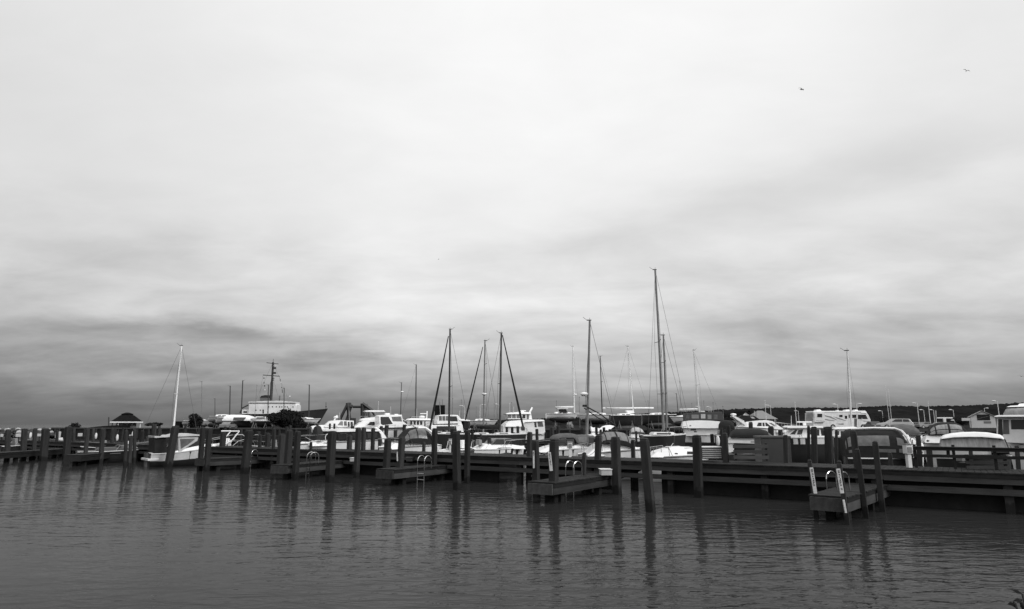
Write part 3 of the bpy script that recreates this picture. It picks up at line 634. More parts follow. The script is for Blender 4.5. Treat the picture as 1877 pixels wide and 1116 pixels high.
b = Boat('hardtop_cruiser', 'white hardtop cruiser with a framed side window, left of the tall pale mast', 'boat', 1475, 46, 188)
b.hull(1520, 1418, 3.2, 800, 802, 'hull_dark', stripe=(.82, 1.0, 0, 1, 'white', 1), draft=.5, deckm='white')
b.cab('hardtop', [(1440, 783), (1446, 780), (1505, 781), (1507, 784.5), (1442, 785)], 1.5, 1.45)
b.cab('cabin', [(1442, 797), (1456, 785), (1502, 785), (1504, 801), (1442, 802)], 1.35, 1.25).win([(1446, 796), (1457, 787), (1460, 787), (1456, 796)]).win([(1459, 796), (1463, 787), (1471, 787), (1468, 796)]).win([(1478, 796), (1478, 787), (1485, 787), (1485, 796)]).win([(1490, 798), (1490, 787), (1500, 787), (1500, 798)])
b.box('radar_bar', (1464, 772), (1492, 774.5), -.12, .12, 'white').box('radar_post', (1475, 774.5), (1481, 780), -.15, .15)
b.whip(1450, 781, 1450, 762, 1).whip(1500, 781, 1500, 766, -1)
b.rail(.5, .99, .5)

b = Boat('white_sloop', 'white sloop with the tallest pale mast at right, in front of the motorhome', 'sailboat', 1552, 52, 6)
b.hull(1528, 1576, 2.6, 800, 799, 'hull_dark', draft=.5)
b.cab('deckhouse', [(1526, 800), (1531, 787), (1548, 787), (1552, 801)], 1.0, .85).win([(1532, 797), (1533, 790), (1538, 790), (1538, 797)]).win([(1541, 797), (1541, 790), (1546, 790), (1547, 797)])
b.cab('hardtop', [(1528, 786), (1533, 783), (1566, 782), (1574, 784), (1566, 786.5), (1530, 787)], 1.05, .9)
b.mast((1553, 644), (1561, 784), .085, 'cream', spreaders=(718,), stays=((1577, 797),), sw=.7, wr=.006)

b = Boat('arched_canopy_boat', 'boat under a big black arched canopy with a white edge, right of centre pier', 'boat', 1612, 33.5, 8)
b.hull(1552, 1690, 3.1, 838, 836, 'hull_dark', draft=.5, tw=.95)
b.dome('canopy', [(1546, 806, 838), (1548, 794, 838), (1554, 788.5, 838), (1564, 786, 838), (1600, 784.5, 838), (1636, 785, 838), (1646, 787, 838), (1654, 794, 838), (1662, 808, 838), (1668, 824, 838)], 1.5, 'dark',
       panes=[(.03, .10, .06, .20), (.15, .27, .06, .20), (.33, .52, .06, .20), (.58, .74, .07, .17), (.33, .5, .74, .9), (.6, .72, .015, .04), (.45, .55, .015, .035), (.15, .25, .012, .03)], pm='vinyl', pw=3.6)
b.tube('canopy_edge', [(1562, 786.5, 1.3), (1600, 785, 1.3), (1640, 785.5, 1.3)], .03, 'white')
b.tube('canopy_edge', [(1560, 786, -.9), (1600, 784.3, -.9), (1640, 785, -1.0), (1650, 789, -1.25), (1658, 799, -1.45), (1668, 820, -1.55)], .055, 'white')

b = Boat('far_canopy_boat', 'small boat with a low windowed grey canopy, below the parked estate car', 'boat', 1655, 50, 12)
b.hull(1618, 1700, 2.8, 808, 805, draft=.5)
b.dome('canopy', [(1628, 790, 797), (1633, 782, 797), (1640, 778, 797), (1660, 777, 797), (1675, 779, 797), (1684, 786, 797), (1687, 795, 798)], 1.25, 'midgrey', panes=[(.12, .3, .7, .95), (.33, .5, .7, .95), (.53, .72, .7, .95)])
b.cab('cabin', [(1634, 800), (1650, 796), (1690, 797), (1692, 806), (1634, 806)], 1.1, .9)
b.whip(1645, 797, 1636, 708, .6).whip(1634, 790, 1624, 705, -.6)
b.rail(.5, .99, .5)

b = Boat('outboard_skiff', 'cluttered white open boat with a steering wheel and twin white outboards', 'boat', 1686, 34, 30)
b.hull(1672, 1702, 2.0, 828, 826, draft=.4)
b.cab('console', [(1673, 806), (1680, 802), (1684, 806), (1690, 812), (1698, 812), (1699, 826), (1675, 826)], .8, .5)
b.cab('outboard_motor', [(1663, 800), (1668, 797), (1671, 806), (1668, 812), (1664, 808)], .25, .2)
b.cab('outboard_motor', [(1674, 798), (1680, 797), (1682, 803), (1676, 806)], .25, .2)
x_, z_ = b.q(1679, 808); g = MB(); g.path([(x_+.2*math.cos(t), -.75, z_+.2*math.sin(t)) for t in [i*math.pi/8 for i in range(17)]], .02); g.build('steering_wheel', 'black', b.r)
b.tube('rail', [(1674, 806, -.8), (1674, 816, -.8)], .03).tube('rail', [(1682, 800, -.8), (1682, 816, -.8)], .03)

b = Boat('glass_dome_cruiser', 'white cruiser with a rounded windowed canopy and a white radar bar above', 'boat', 1745, 44, 186)
b.hull(1812, 1690, 3.4, 806, 812, draft=.5)
b.cab('cabin', [(1693, 809), (1697, 801), (1706, 798), (1800, 797), (1805, 812), (1694, 812)], 1.6, 1.3).win([(1696, 808), (1699, 806), (1703, 808), (1699, 810)], 'black')
b.dome('canopy', [(1702, 794, 797), (1705, 785, 797), (1710, 779, 797), (1720, 775, 797), (1735, 773.5, 797), (1752, 774, 797), (1764, 779, 797), (1771, 787, 797), (1776, 797, 798)], 1.45, 'dark',
       panes=[(.10, .27, .72, .88), (.30, .5, .72, .88), (.53, .72, .72, .88), (.05, .27, .90, .99), (.30, .5, .90, .99), (.53, .75, .90, .99), (.1, .3, .1, .3), (.33, .5, .1, .3), (.53, .7, .1, .3)], pm='tarp')
b.box('radar_bar', (1720, 764.5), (1749, 767), -.1, .1).box('radar_post', (1731, 767), (1737, 774), -.15, .15).box('horn', (1746, 769), (1752, 771), -.1, .1)
b.whip(1716, 775, 1715, 752, 1)
b.rail(.5, .99, .5)

b = Boat('tarpaulin_covered_boat', 'boat fully covered by a white topped grey tarpaulin, nearest boat at right', 'boat', 1786, 31, 3)
b.hull(1716, 1858, 3.0, 838, 834, 'hull_dark', draft=.5)
b.cab('cover', [(1722, 823), (1724, 806), (1732, 801.5), (1748, 799), (1775, 797.5), (1800, 797.5), (1832, 799), (1840, 803), (1848, 825)], 1.45, 1.15, 'tarp', bevel=.05)
b.cab('cover_top', [(1723, 805.5), (1729, 799), (1745, 795), (1765, 792.8), (1790, 792), (1815, 793), (1832, 796), (1838, 800), (1840, 806), (1832, 803.2), (1800, 801), (1775, 801), (1748, 802)], 1.5, 1.15, 'whitecanvas', bevel=.08)
b.cab('end_flap', [(1838, 802), (1842, 804), (1850, 826), (1844, 826)], 1.4, 1.2, 'dark')

b = Boat('large_trawler_yacht', 'big white trawler yacht with dark saloon windows at the right edge', 'boat', 1900, 37, 176)
b.yn = 1.8
b.hull(1975, 1836, 4.2, 822, 806, stripe=(.80, .88, .0, .95, 'grey', 1), draft=.6)
b.cab('saloon', [(1826, 802), (1826, 764), (1960, 764), (1960, 815), (1838, 812)], 1.75, 1.6, 'cream').win([(1829, 798), (1829, 768), (1836, 768), (1838, 798)]).win([(1853, 787), (1852, 769), (1880, 769), (1882, 787)]).win([(1888, 787), (1888, 769), (1915, 769), (1915, 787)]).win([(1838, 796), (1838, 769), (1848, 769), (1850, 796)], 'midgrey')
b.cab('boat_deck', [(1823, 762.5), (1830, 760.5), (1965, 760), (1965, 764), (1824, 764)], 2.05, 2.0)
b.dome('bridge_cover', [(1837, 754, 760.5), (1839, 748, 760.5), (1844, 744.5, 760.5), (1855, 743, 760.5), (1900, 742, 760.5), (1940, 743, 760.5)], 1.5, 'tarp')
b.cab('bridge_top', [(1842, 745), (1848, 742.5), (1862, 741), (1863, 738.5), (1872, 738), (1880, 741), (1930, 741), (1930, 744)], 1.2, .5)
b.tube('boarding_pole', [(1838, 768, -2.1), (1845, 803, -2.1)], .05, 'cream')
b.rail(.5, .99, .7)

# ---- middle row
b = Boat('sedan_cruiser', 'white sedan cruiser with a raked cabin left of the dark hoist frame', 'boat', 622, 94, 186)
b.hull(655, 571, 3.4, 790, 783, draft=.6)
b.cab('bow_cabin', [(571, 782), (574, 780.5), (590, 779), (600, 779), (650, 781), (650, 790), (573, 788)], 1.4, 1.1)
b.cab('cabin', [(594, 781), (605, 771.5), (618, 770), (648, 771), (648, 783), (594, 783)], 1.4, 1.2).win([(618, 779), (624, 772), (628, 772), (628, 780)], 'grey').win([(630, 780), (630, 772), (635, 772), (635, 780)], 'vinyl').ws((596, 780), (605, 772), 'cream')
b.win([(637, 782), (637, 773), (640, 773), (640, 782)]).win([(642, 782), (642, 773), (646, 773), (646, 782)])
b.whip(640, 771, 640, 752, .9).whip(626, 771, 625, 756, -.9)
b.tube('radar_mast', [(614, 770, 0), (617, 764, 0), (620, 761, 0)], .12, 'white').radar(617, 764.5, .35)
b.rail(.4, .99, .6)

b = Boat('flybridge_cruiser', 'white flybridge cruiser with an open bimini, directly under the hoist frame', 'boat', 680, 91, 186)
b.hull(735, 640, 3.8, 790, 785, draft=.6)
b.cab('cabin', [(648, 784), (664, 771), (700, 770), (706, 785)], 1.5, 1.35).win([(672, 779), (678, 773), (686, 773), (686, 779.5)]).win([(688, 779.5), (688, 773), (696, 773), (698, 779.5)])
b.cab('flybridge', [(660, 771), (663, 767), (690, 764), (695, 770)], 1.3, 1.2).cab('flybridge_roof', [(648, 782.5), (678, 780), (681, 782), (648, 784)], 1.9, 1.9)
b.cab('bimini_top', [(667, 753), (676, 752), (703, 752), (706, 754.5), (690, 755), (670, 754.5)], 1.3, 1.25, 'whitecanvas')
b.whip(693, 752, 694, 735, .9)
b.tube('flybridge_rail', [(662, 766, -1.3), (664, 763, -1.3), (692, 761, -1.3), (694, 766, -1.3)], .03)
for px in (672, 690, 704): b.tube('bimini_frame', [(px, 755, -1.2), (px+1, 768, -1.2)], .03).tube('bimini_frame', [(px, 755, 1.2), (px+1, 768, 1.2)], .03)
b.rail(.4, .99, .6)

b = Boat('raked_window_cruiser', 'large white cruiser with big raked side windows, bow right of the hoist', 'boat', 712, 88, 12)
b.hull(672, 752, 3.8, 788, 786, draft=.6)
b.cab('cabin', [(693, 763), (698, 760.5), (735, 760), (737, 773), (750, 781), (742, 783), (690, 784), (694, 778)], 1.6, 1.35)
b.win([(696, 777), (696, 764), (711, 764), (718, 777), (700, 779)]).win([(718, 772), (716, 764), (734, 763), (735, 772.5)], 'vinyl').ws((749, 781), (738, 773), 'glass')
b.box('life_raft', (708, 757), (716, 760), -.4, .4, 'white').box('hatch', (726, 758.5), (732, 760), -.3, .3)
b.whip(722, 760, 722, 744, 1).tube('bow_pulpit', [(740, 782, -.8), (746, 778, -.4), (752, 779, 0)], .03)
b.cab('stern_tender', [(700, 784), (704, 780), (714, 781), (716, 790), (702, 792)], .9, .7, 'midgrey')
b.rail(.4, .99, .6)

b = Boat('pilothouse_trawler', 'white pilothouse trawler with a row of small square windows and radar mast', 'boat', 775, 85, 8)
b.hull(742, 806, 3.6, 790, 782, draft=.6)
b.cab('pilothouse', [(749, 769), (792, 769), (792, 786), (753, 786)], 1.5, 1.4).wins(750, 774, 771.5, 778.5, 4, .3).win([(776, 785), (776, 772), (779, 772), (779, 785)], 'grey', 'door')
b.cab('pilothouse_roof', [(746, 770), (752, 766.5), (790, 767), (794, 770)], 1.7, 1.55)
b.tube('radar_mast', [(784, 767, 0), (785, 753, 0)], .09, 'white').box('radar_bar', (772, 757), (784, 758.5), -.1, .1).radar(775.5, 764, .4)
b.whip(767, 767, 767, 748, .7)
b.tube('roof_rail', [(752, 766, -1.4), (754, 764, -1.4), (782, 764, -1.4)], .025)
b.rail(.5, .99, .7)

b = Boat('enclosed_flybridge_yacht', 'white motor yacht with a fully windowed flybridge right of the slanting dark jib', 'boat', 822, 83, 10)
b.hull(790, 866, 3.8, 790, 786, 'hull_dark', draft=.6, deckm='white')  # hull coloured dark to stand for the shadow along its side
b.cab('saloon', [(788, 779), (846, 778), (848, 792), (790, 792)], 1.6, 1.5, 'white').win([(797, 791), (799, 781), (820, 781), (820, 791)], 'glass').win([(823, 791), (823, 781), (834, 781), (836, 791)], 'glass')
b.cab('flybridge', [(800, 774), (803, 761.5), (812, 760), (838, 760.5), (843, 767), (848, 790), (842, 790), (838, 776), (800, 777)], 1.5, 1.3).wins(803, 822, 762.5, 771, 3, .15, 'vinyl').win([(824, 772), (824, 763), (836, 763), (838, 772)], 'glass')
b.cab('aft_deck_roof', [(838, 768), (850, 768), (860, 770), (860, 772), (842, 771)], 1.5, 1.4).cab('aft_curtain', [(850, 772), (860, 772), (861, 786), (848, 786)], 1.4, 1.3, 'dark')
b.whip(812, 761, 811, 742, 1).whip(842, 766, 842, 752, -1)
b.rail(.5, .99, .6)

b = Boat('big_bridge_cruiser', 'largest white cruiser with glassed bridge, radar bar and slanted outrigger, centre', 'boat', 957, 80, 188)
b.hull(998, 914, 4.4, 797, 790, draft=.7)
b.cab('house', [(920, 790), (921, 780), (930, 773), (940, 771), (996, 770), (997, 795), (922, 795)], 1.9, 1.6, 'cream').win([(953, 786), (953, 782), (960, 782), (960, 789), (954, 789)]).win([(978, 783), (977, 772), (981, 772), (982, 783)], 'glass').win([(984, 782), (983, 772), (992, 772), (994, 782)], 'midgrey')
b.cab('brow', [(926, 776), (932, 771.5), (965, 769), (990, 769), (995, 769.5), (995, 772), (960, 774), (952, 782), (924, 782)], 2.0, 1.7)
b.cab('bridge', [(930, 768), (928, 758), (935, 756), (972, 756.5), (974, 768.5)], 1.5, 1.35).wins(929, 953, 759, 766.5, 3, .15, 'vinyl').win([(956, 767), (957, 759), (962, 759), (962, 767)], 'glass').win([(964, 768), (964, 759), (969, 759), (968, 768)], 'vinyl')
b.cab('bridge_roof', [(926, 758), (940, 756), (952, 754.5), (962, 755), (972, 756.5), (972, 759), (928, 759.5)], 1.6, 1.45)
b.box('radar_bar', (954, 751.5), (966, 753), -.1, .1).cab('radar_post', [(957, 753), (962, 753), (963, 756), (956, 756)], .2, .2)
b.tube('outrigger', [(974, 758, -1.2), (981, 746, -1.4)], .12, 'white').whip(934, 758, 934, 738, 1)
b.whip(945, 756, 945, 744, -.8)
b.tube('side_rail', [(924, 781, -2.1), (926, 777, -2.1), (950, 776, -2.1), (962, 774, -2.1)], .03)
b.rail(.35, .99, .7)

b = Boat('tarped_sailboat', 'boat draped in a crumpled white tarpaulin behind the striped canopy', 'boat', 1108, 72, 5)
b.hull(1078, 1132, 2.6, 797, 792, draft=.5)
b.cab('tarpaulin', [(1084, 791), (1083, 781), (1088, 784), (1094, 783), (1100, 786), (1106, 781), (1112, 779.5), (1120, 779), (1128, 781), (1122, 785), (1118, 790), (1112, 788), (1104, 791)], .95, .3, 'whitecanvas', bevel=.06)
b.cab('cabin', [(1084, 797), (1086, 792), (1104, 793), (1106, 798)], .9, .8)
b = Boat('small_canopy_boat', 'small boat with a pale ribbed bimini and white side panels, behind the tall near piling', 'boat', 1167, 69, 185)
b.hull(1185, 1146, 2.5, 803, 800, draft=.5)
b.dome('canopy', [(1155, 792, 794), (1158, 785, 794), (1164, 782.5, 794), (1172, 783, 794), (1178, 787, 794), (1182, 793, 795)], 1.1, 'midgrey', panes=[(.1, .35, .62, .95), (.4, .62, .62, .95), (.66, .85, .62, .95)], pm='lightcanvas')
b.cab('cabin', [(1156, 795), (1178, 795), (1180, 803), (1157, 803)], 1.05, 1.0).win([(1165, 802), (1165, 796), (1167, 796), (1167, 802)], 'black').win([(1171, 802), (1171, 796), (1173, 796), (1173, 802)], 'black')

b = Boat('stern_view_yacht', 'broad white yacht stern with a dark windowed wheelhouse above it', 'boat', 1292, 66, 184)
b.hull(1324, 1250, 4.0, 797, 796, draft=.7, tw=.95)
b.cab('lower_deck', [(1254, 797), (1254, 785), (1320, 785), (1320, 800), (1258, 799)], 1.8, 1.75, 'cream').win([(1265, 789), (1265, 786), (1275, 786), (1275, 789)], 'midgrey').win([(1271, 792), (1271, 790), (1276, 790), (1276, 792)], 'black')
b.cab('upper_deck', [(1249, 783.5), (1252, 772.5), (1262, 771), (1280, 770.5), (1300, 771), (1322, 773), (1320, 777), (1324, 785), (1262, 785), (1250, 784.5)], 2.0, 1.85).win([(1263, 781), (1263, 779), (1266, 779), (1266, 781)], 'grey', 'exhaust')
b.cab('wheelhouse', [(1254, 771), (1253, 758), (1280, 755.5), (1322, 755), (1326, 771)], 1.7, 1.6, 'hull_dark').win([(1257, 767), (1257, 761), (1263, 761), (1263, 767)], 'midgrey').win([(1267, 767), (1267, 760), (1280, 760), (1280, 767)], 'grey').win([(1284, 767), (1284, 759), (1292, 759), (1292, 767)], 'lightcanvas').win([(1296, 768), (1296, 760), (1303, 760), (1303, 768)], 'grey').win([(1307, 768), (1307, 760), (1314, 760), (1314, 768)], 'midgrey')
b.box('life_raft', (1313-28, 753), (1321-28, 755), -.4, .4)
b.whip(1300, 755, 1300, 748, .5)

b = Boat('dark_covered_boat', 'small boat under a bulging round black cover, right of the white yacht stern', 'boat', 1334, 60, 5)
b.hull(1312, 1356, 2.2, 797, 795, 'hull_dark', draft=.4)
b.dome('cover', [(1319, 778, 788), (1322, 772, 788), (1327, 770, 787), (1334, 769.5, 787), (1341, 771, 787), (1345, 775, 788), (1347, 781, 789)], .9, 'dark')
b.cab('cover_skirt', [(1320, 787), (1346, 787), (1348, 797), (1318, 797)], .85, .9, 'hull_dark')
b = Boat('sport_yacht', 'white sport yacht with a backward slanting arch and three black windows', 'boat', 1395, 64, 6)
b.hull(1350, 1462, 3.8, 782, 790, draft=.7)
b.cab('house', [(1352, 781), (1368, 773), (1385, 771), (1402, 770), (1415, 772), (1424, 779), (1436, 787), (1446, 788), (1442, 793), (1352, 791)], 1.7, 1.35)
b.win([(1386, 781), (1389, 774.5), (1395, 774.5), (1395, 781)]).win([(1396.5, 781), (1396.5, 774.5), (1400, 774.5), (1400.5, 781)]).win([(1402, 781), (1401.5, 774.5), (1404, 774.5), (1411, 781)]).win([(1408, 775), (1413, 775), (1420, 780), (1416, 780)], 'vinyl')
b.cab('arch', [(1341, 763), (1343, 762), (1352, 767), (1368, 776), (1365, 780), (1352, 771)], 1.75, 1.65)
b.cab('bridge_canopy', [(1354, 764), (1360, 761), (1382, 762), (1391, 768), (1370, 772), (1362, 772)], 1.3, 1.2, 'dark').win([(1374, 763.5), (1379, 763.5), (1384, 767), (1378, 767)], 'lightcanvas')
b.radar(1345.5, 759.5, .3)
b.whip(1387, 771, 1386, 752, .8).whip(1420, 778, 1421, 766, -.8)
b.tube('arch_rail', [(1346, 763, -1.6), (1363, 772, -1.6)], .04)
b.rail(.6, .99, .6)

# ---- sailboats afloat
def sloop(label, hullpx, ysheer, cx, D, h, top, bot, m, name='sloop', **k):
    s = Boat(name, label, 'sailboat', cx, D, h)
    hm = k.pop('hm', 'hull_dark'); s.hull(hullpx[0], hullpx[1], k.pop('B', 2.8), ysheer, ysheer-1.5, hm, draft=.7, tw=.6, deckm='cream')
    a, c = hullpx; mid = (a+c)/2; q_ = (c-a)
    s.cab('coach_roof', [(mid-q_*.22, ysheer+.5), (mid-q_*.18, ysheer-3), (mid+q_*.12, ysheer-3), (mid+q_*.2, ysheer+.5)], .9, .7, k.pop('rm', 'cream')).win([(mid-q_*.12, ysheer-.6), (mid-q_*.12, ysheer-2), (mid+q_*.06, ysheer-2), (mid+q_*.08, ysheer-.6)])
    s.mast(top, bot, m=m, **k); return s
sloop('sloop behind the left cruiser with a slim white mast leaning right', (275, 362), 800, 316, 72, 12, (333, 634), (317, 798), 'white', r=.10, spreaders=(722,), stays=((262, 790), (362, 797)), sw=.9)
sloop('dark masted sloop with its thick black jib slanting down to the left', (866, 782), 795, 823, 66, 188, (825, 604), (823, 792), 'mastd', r=.11, spreaders=(709,), jib=((822, 616), (787, 790), .10, 'dark'), stays=((862, 790),), sw=1.1)
sloop('sloop with a grey mast, small radar and dark furled jib, centre', (918, 848), 796, 886, 70, 188, (889, 625), (886, 793), 'alug', r=.09, spreaders=(668, 720), jib=((885, 636), (853, 770), .08, 'dark'), radar=(888, 722), stays=((915, 785),), sw=.9)
sloop('dark masted sloop with its black jib slanting down to the right', (884, 968), 796, 917, 63, 8, (919, 611), (916, 792), 'mastd', r=.11, spreaders=(703,), jib=((921, 614), (959, 783), .095, 'dark'), boom=((914, 782), (880, 783), .22), bm='dark', stays=((884, 790),), sw=1.0)
s = sloop('motor sailer with a thick grey mast, radar bracket and black struts', (1040, 1125), 800, 1077, 48, 8, (1081, 588), (1076, 800), 'alug', r=.10, spreaders=(728,), stays=((1130, 790), ), sw=.4, radar=(1071, 722))
s.tube('strut', [(1073, 742, -.1), (1100, 757, -.2), (1132, 780, -.3)], .05, 'black').tube('strut', [(1074, 747, .1), (1098, 764, .2), (1124, 777, .3)], .04, 'black').box('radar_bracket', (1069, 722), (1077, 725), -.08, .08, 'alug').box('strut_bracket', (1071, 741), (1079, 745), -.15, .15, 'black')
s = Boat('ketch', 'tall two-masted ketch, the highest rig in the harbour', 'sailboat', 1215, 56, 12)
s.hull(1180, 1262, 3.2, 798, 795, 'hull_dark', draft=.8, tw=.6, deckm='cream')
s.cab('coach_roof', [(1196, 797), (1200, 792), (1235, 792), (1242, 797)], 1.0, .8, 'cream').win([(1204, 796), (1204, 793.5), (1230, 793.5), (1230, 796)])
s.mast((1201, 495), (1217, 795), .11, 'alug', spreaders=(626, 722), stays=((1188, 790), (1262, 770)), sw=1.3, name='main_mast', wr=.012)
s.mast((1216, 615), (1223, 793), .09, 'alug', spreaders=(664, 722), stays=((1262, 790),), sw=1.1, name='mizzen_mast', boom=((1222, 786), (1246, 787), .14), bm='dark', wr=.012)
s.tube('furled_sail', [(1206, 524, 0), (1213, 640, 0), (1219, 790, 0)], .05, 'alug')
s.rail(.5, .99, .6)

# ---- boats and sailboats ashore on stands
def ashore(label, hullpx, ysheer, cx, D, h, top, bot, m, hm='white', name='laid_up_sailboat', keelh=None, **k):
    s = Boat(name, label, 'sailboat', cx, D, h, LZ)
    kz = gz(ysheer, D)-LZ-k.pop('hh', 1.0)
    s.hull(hullpx[0], hullpx[1], 2.9, ysheer, ysheer-.8, hm, keelz=kz, tw=.6, deckm='white', rake=.16, chine=.75)
    a, c = hullpx; q_ = c-a; y = ysheer
    s.cab('coach_roof', [(a+q_*.25, y+.3), (a+q_*.27, y-3), (a+q_*.5, y-3.6), (a+q_*.72, y-2), (a+q_*.8, y+.2)], 1.0, .75, 'white').win([(a+q_*.34, y-.6), (a+q_*.34, y-2), (a+q_*.44, y-2), (a+q_*.44, y-.6)]).win([(a+q_*.47, y-.6), (a+q_*.47, y-2), (a+q_*.58, y-2), (a+q_*.6, y-.6)])
    xs, L = s.hp[0], s.hp[1]
    MB().ell((xs+L*.47, 0, kz+.12), L*.40, 1.15, .75, 16, 8).build('bottom_paint', 'hull_dark', s.r, smooth=True)
    s.stands([a+q_*.25, a+q_*.65], kpx=[(xs+L*.40, kz+.25), (xs+L*.62, kz+.25), (xs+L*.58, .06), (xs+L*.44, .06)])
    if top: s.mast(top, bot, m=m, rig=k.pop('rig', True), wr=.011, **k)
    return s
s = ashore('white sailboat on stands with a white mast and boom, left of the strut mast', (1001, 1062), 758, 1031, 118, 4, (1050, 635), (1053, 756), 'white', r=.12, boom=((1051, 746), (1018, 746), .16), spreaders=(676, 716), stays=((1062, 757),), sw=.8, radar=(1055, 723))
s.cab('cockpit_canvas', [(1019, 748), (1040, 748), (1040, 750), (1020, 750)], 1.0, .9, 'lightcanvas').cab('dodger', [(1024, 757), (1026, 750), (1036, 750), (1040, 757)], .9, .8, 'dark')
ashore('white sailboat on stands whose dark mast stands left of the striped canopy', (1127, 1056), 760, 1092, 112, 184, (1100, 653), (1104, 757), 'mastd', r=.10, spreaders=(700,), stays=((1126, 757),), radar=(1107, 748))
s = ashore('dark hulled sailboat on stands with a long white boom and cabin window', (1118, 1176), 761, 1146, 108, 4, (1151, 635), (1161, 756), 'white', hm='hull_dark', hh=2.2, r=.10, boom=((1198, 748), (1112, 748), .17), spreaders=(690,), stays=((1190, 757), (1120, 757)))
s.cab('covered_dinghy', [(1147, 752), (1160, 752.5), (1162, 757), (1150, 758), (1147, 755)], .6, .4, 'whitecanvas')
ashore('black hulled sailboat on stands with its cabin top catching the light', (1176, 1240), 760, 1208, 124, 2, (1240, 722), (1243, 757), 'mastd', hm='hull_dark', hh=2.0, r=.07, rig=False)
s = ashore('white sailboat on stands with a short boom and pale mast, left of the wheelhouse', (1288, 1227), 764, 1256, 98, 183, (1271, 642), (1282, 758), 'cream', r=.09, boom=((1246, 750.5), (1279, 749.5), .12), bm='white', spreaders=(706,), stays=((1320, 760),))
s.cab('winter_cover', [(1255, 763), (1256, 758), (1281, 758), (1281, 763.5)], 1.3, 1.1, 'grey')
ashore('pale laid-up sailboat right of the round bush with a thin dark mast', (384, 440), 763, 410, 132, 3, (422, 708), (421, 762), 'mastd', hm='lightcanvas', hh=1.1, r=.12, rig=False)
ashore('laid-up sailboat left of the round bush, its thin mast barely visible', (337, 388), 771, 362, 140, 3, (370, 700), (369, 768), 'alug', hm='lightcanvas', hh=1.0, r=.07, rig=False)
ashore('laid-up sailboat with a dark mast just left of the shrink wrapped boat', (398, 456), 766, 426, 130, 183, (445, 698), (442, 764), 'mastd', hm='lightcanvas', hh=1.1, r=.13, rig=False)
ashore('laid-up sailboat with a short thin mast between the two left bushes', (372, 418), 771, 394, 150, 2, (394, 731), (394, 770), 'mastd', hm='lightcanvas', hh=.9, r=.08, rig=False)
ashore('white laid-up sailboat in front of the black ship bow', (530, 588), 768, 560, 135, 2, (567, 706), (566, 768), 'mastd', r=.13, rig=False)
ashore('laid-up sailboat whose thin mast crosses the left half of the ship superstructure', (462, 505), 767, 483, 127, 2, (492, 706), (491, 766), 'mastd', r=.10, rig=False)
ashore('white laid-up sailboat seen behind the three dark sloops', (857, 912), 771, 886, 112, 2, None, None, None, hm='cream')
ashore('laid-up sailboat behind the trawler with a plain dark mast and faint stays', (740, 790), 772, 764, 120, 2, (763, 669), (762, 770), 'mastd', r=.11, spreaders=(752,), stays=((735, 765),))
ashore('laid-up sailboat with small lamps on its mast, left of the pilothouse trawler', (712, 764), 772, 735, 120, 2, (736, 702), (734, 770), 'mastd', r=.08, rig=False, radar=(737, 718))
ashore('laid-up sailboat with a lamp-studded mast behind the largest bush', (505, 545), 768, 521, 127, 2, (521, 712), (520, 768), 'mastd', r=.09, rig=False)
s = Boat('shrink_wrapped_boat', 'boat wrapped in bright white plastic below the ship funnel', 'boat', 440, 129, 4, LZ)
s.hull(413, 466, 3.4, 771, 770, 'hull_dark', keelz=.3, chine=.7)
s.dome('wrap', [(413, 767, 771), (417, 762, 771), (424, 760, 771), (440, 760, 771), (455, 761, 771), (463, 763, 771), (466, 768, 771)], 1.7, 'whitecanvas').cab('open_side', [(434, 765), (456, 765), (452, 771), (432, 771)], 1.72, 1.72, 'midgrey')
s = Boat('beached_cruiser', 'white cruiser ashore between the wrapped boat and the large bush', 'boat', 478, 127, 184, LZ)
s.hull(500, 458, 3.0, 771, 771, 'hull_dark', keelz=.5, deckm='white'); s.cab('cabin', [(466, 770), (472, 763), (492, 764), (496, 770)], 1.1, .9, 'cream').win([(472, 768), (474, 765), (488, 765), (488, 768)])
s.stands([468, 490], keel=False)

# ------------------------------------------------------------------ the old ship
class Thing(Boat): pass
b = Boat('museum_ship', 'old black hulled ship with white superstructure and a tall mast hung with flags', 'ship', 512, 480, 6, 0.0)
def ship():
    xs = b.q(436, 750)[0]; L, B = b.q(601, 750)[0]-xs, 17.0; n = 20
    zm, zb_ = b.q(500, 759)[1], b.q(500, 748.5)[1]; sheer = lambda t: zm+(zb_-zm)*max(0, (t-.3)/.7)**1.3
    hb = lambda t: B/2*(.75+.25*min(1, t/.3)) if t < .55 else B/2*max(.03, 1-((t-.55)/.45)**2.2)
    q = MB(); rows = []
    for i in range(n+1):
        t = i/n; r = []
        for f in (0, .3, .7, 1):
            z = -3+(sheer(t)+3)*f; wd = hb(t)*(.8+.2*f); x = xs+L*t-(1-f)*9*max(0, t-.6)/.4
            r.append((x, wd, z))
        rows.append([(x, -y, z) for x, y, z in reversed(r)]+r)
    q.grid(rows); q.f.append(tuple(range(8))); q.build('hull', 'shiph', b.r)
    d = MB(); d.grid([[(xs+L*i/n, -hb(i/n)*.97, sheer(i/n)-.8), (xs+L*i/n, hb(i/n)*.97, sheer(i/n)-.8)] for i in range(n+1)]); d.build('deck', 'grey', b.r)
ship()
b.dome('superstructure', [(462, 738, 762), (463, 737.6, 762), (530, 737.6, 762), (540, 738, 762), (545, 739, 760), (548, 742, 760)], 7, 'shipw', pw=9)
b.cab('upper_deck', [(461, 739.5), (461, 737), (490, 735.5), (520, 735), (546, 737), (546, 739.5)], 7.4, 7.4, 'shipw').win([(462, 739.4), (462, 738.4), (546, 738.4), (546, 739.4)], 'grey', 'painted_deck_shadow')  # grey strip paints the shadow line along the upper deck's lower edge
s_w = b.w; b.w = (7.08, 7.05, gz(762, 480), gz(738, 480))
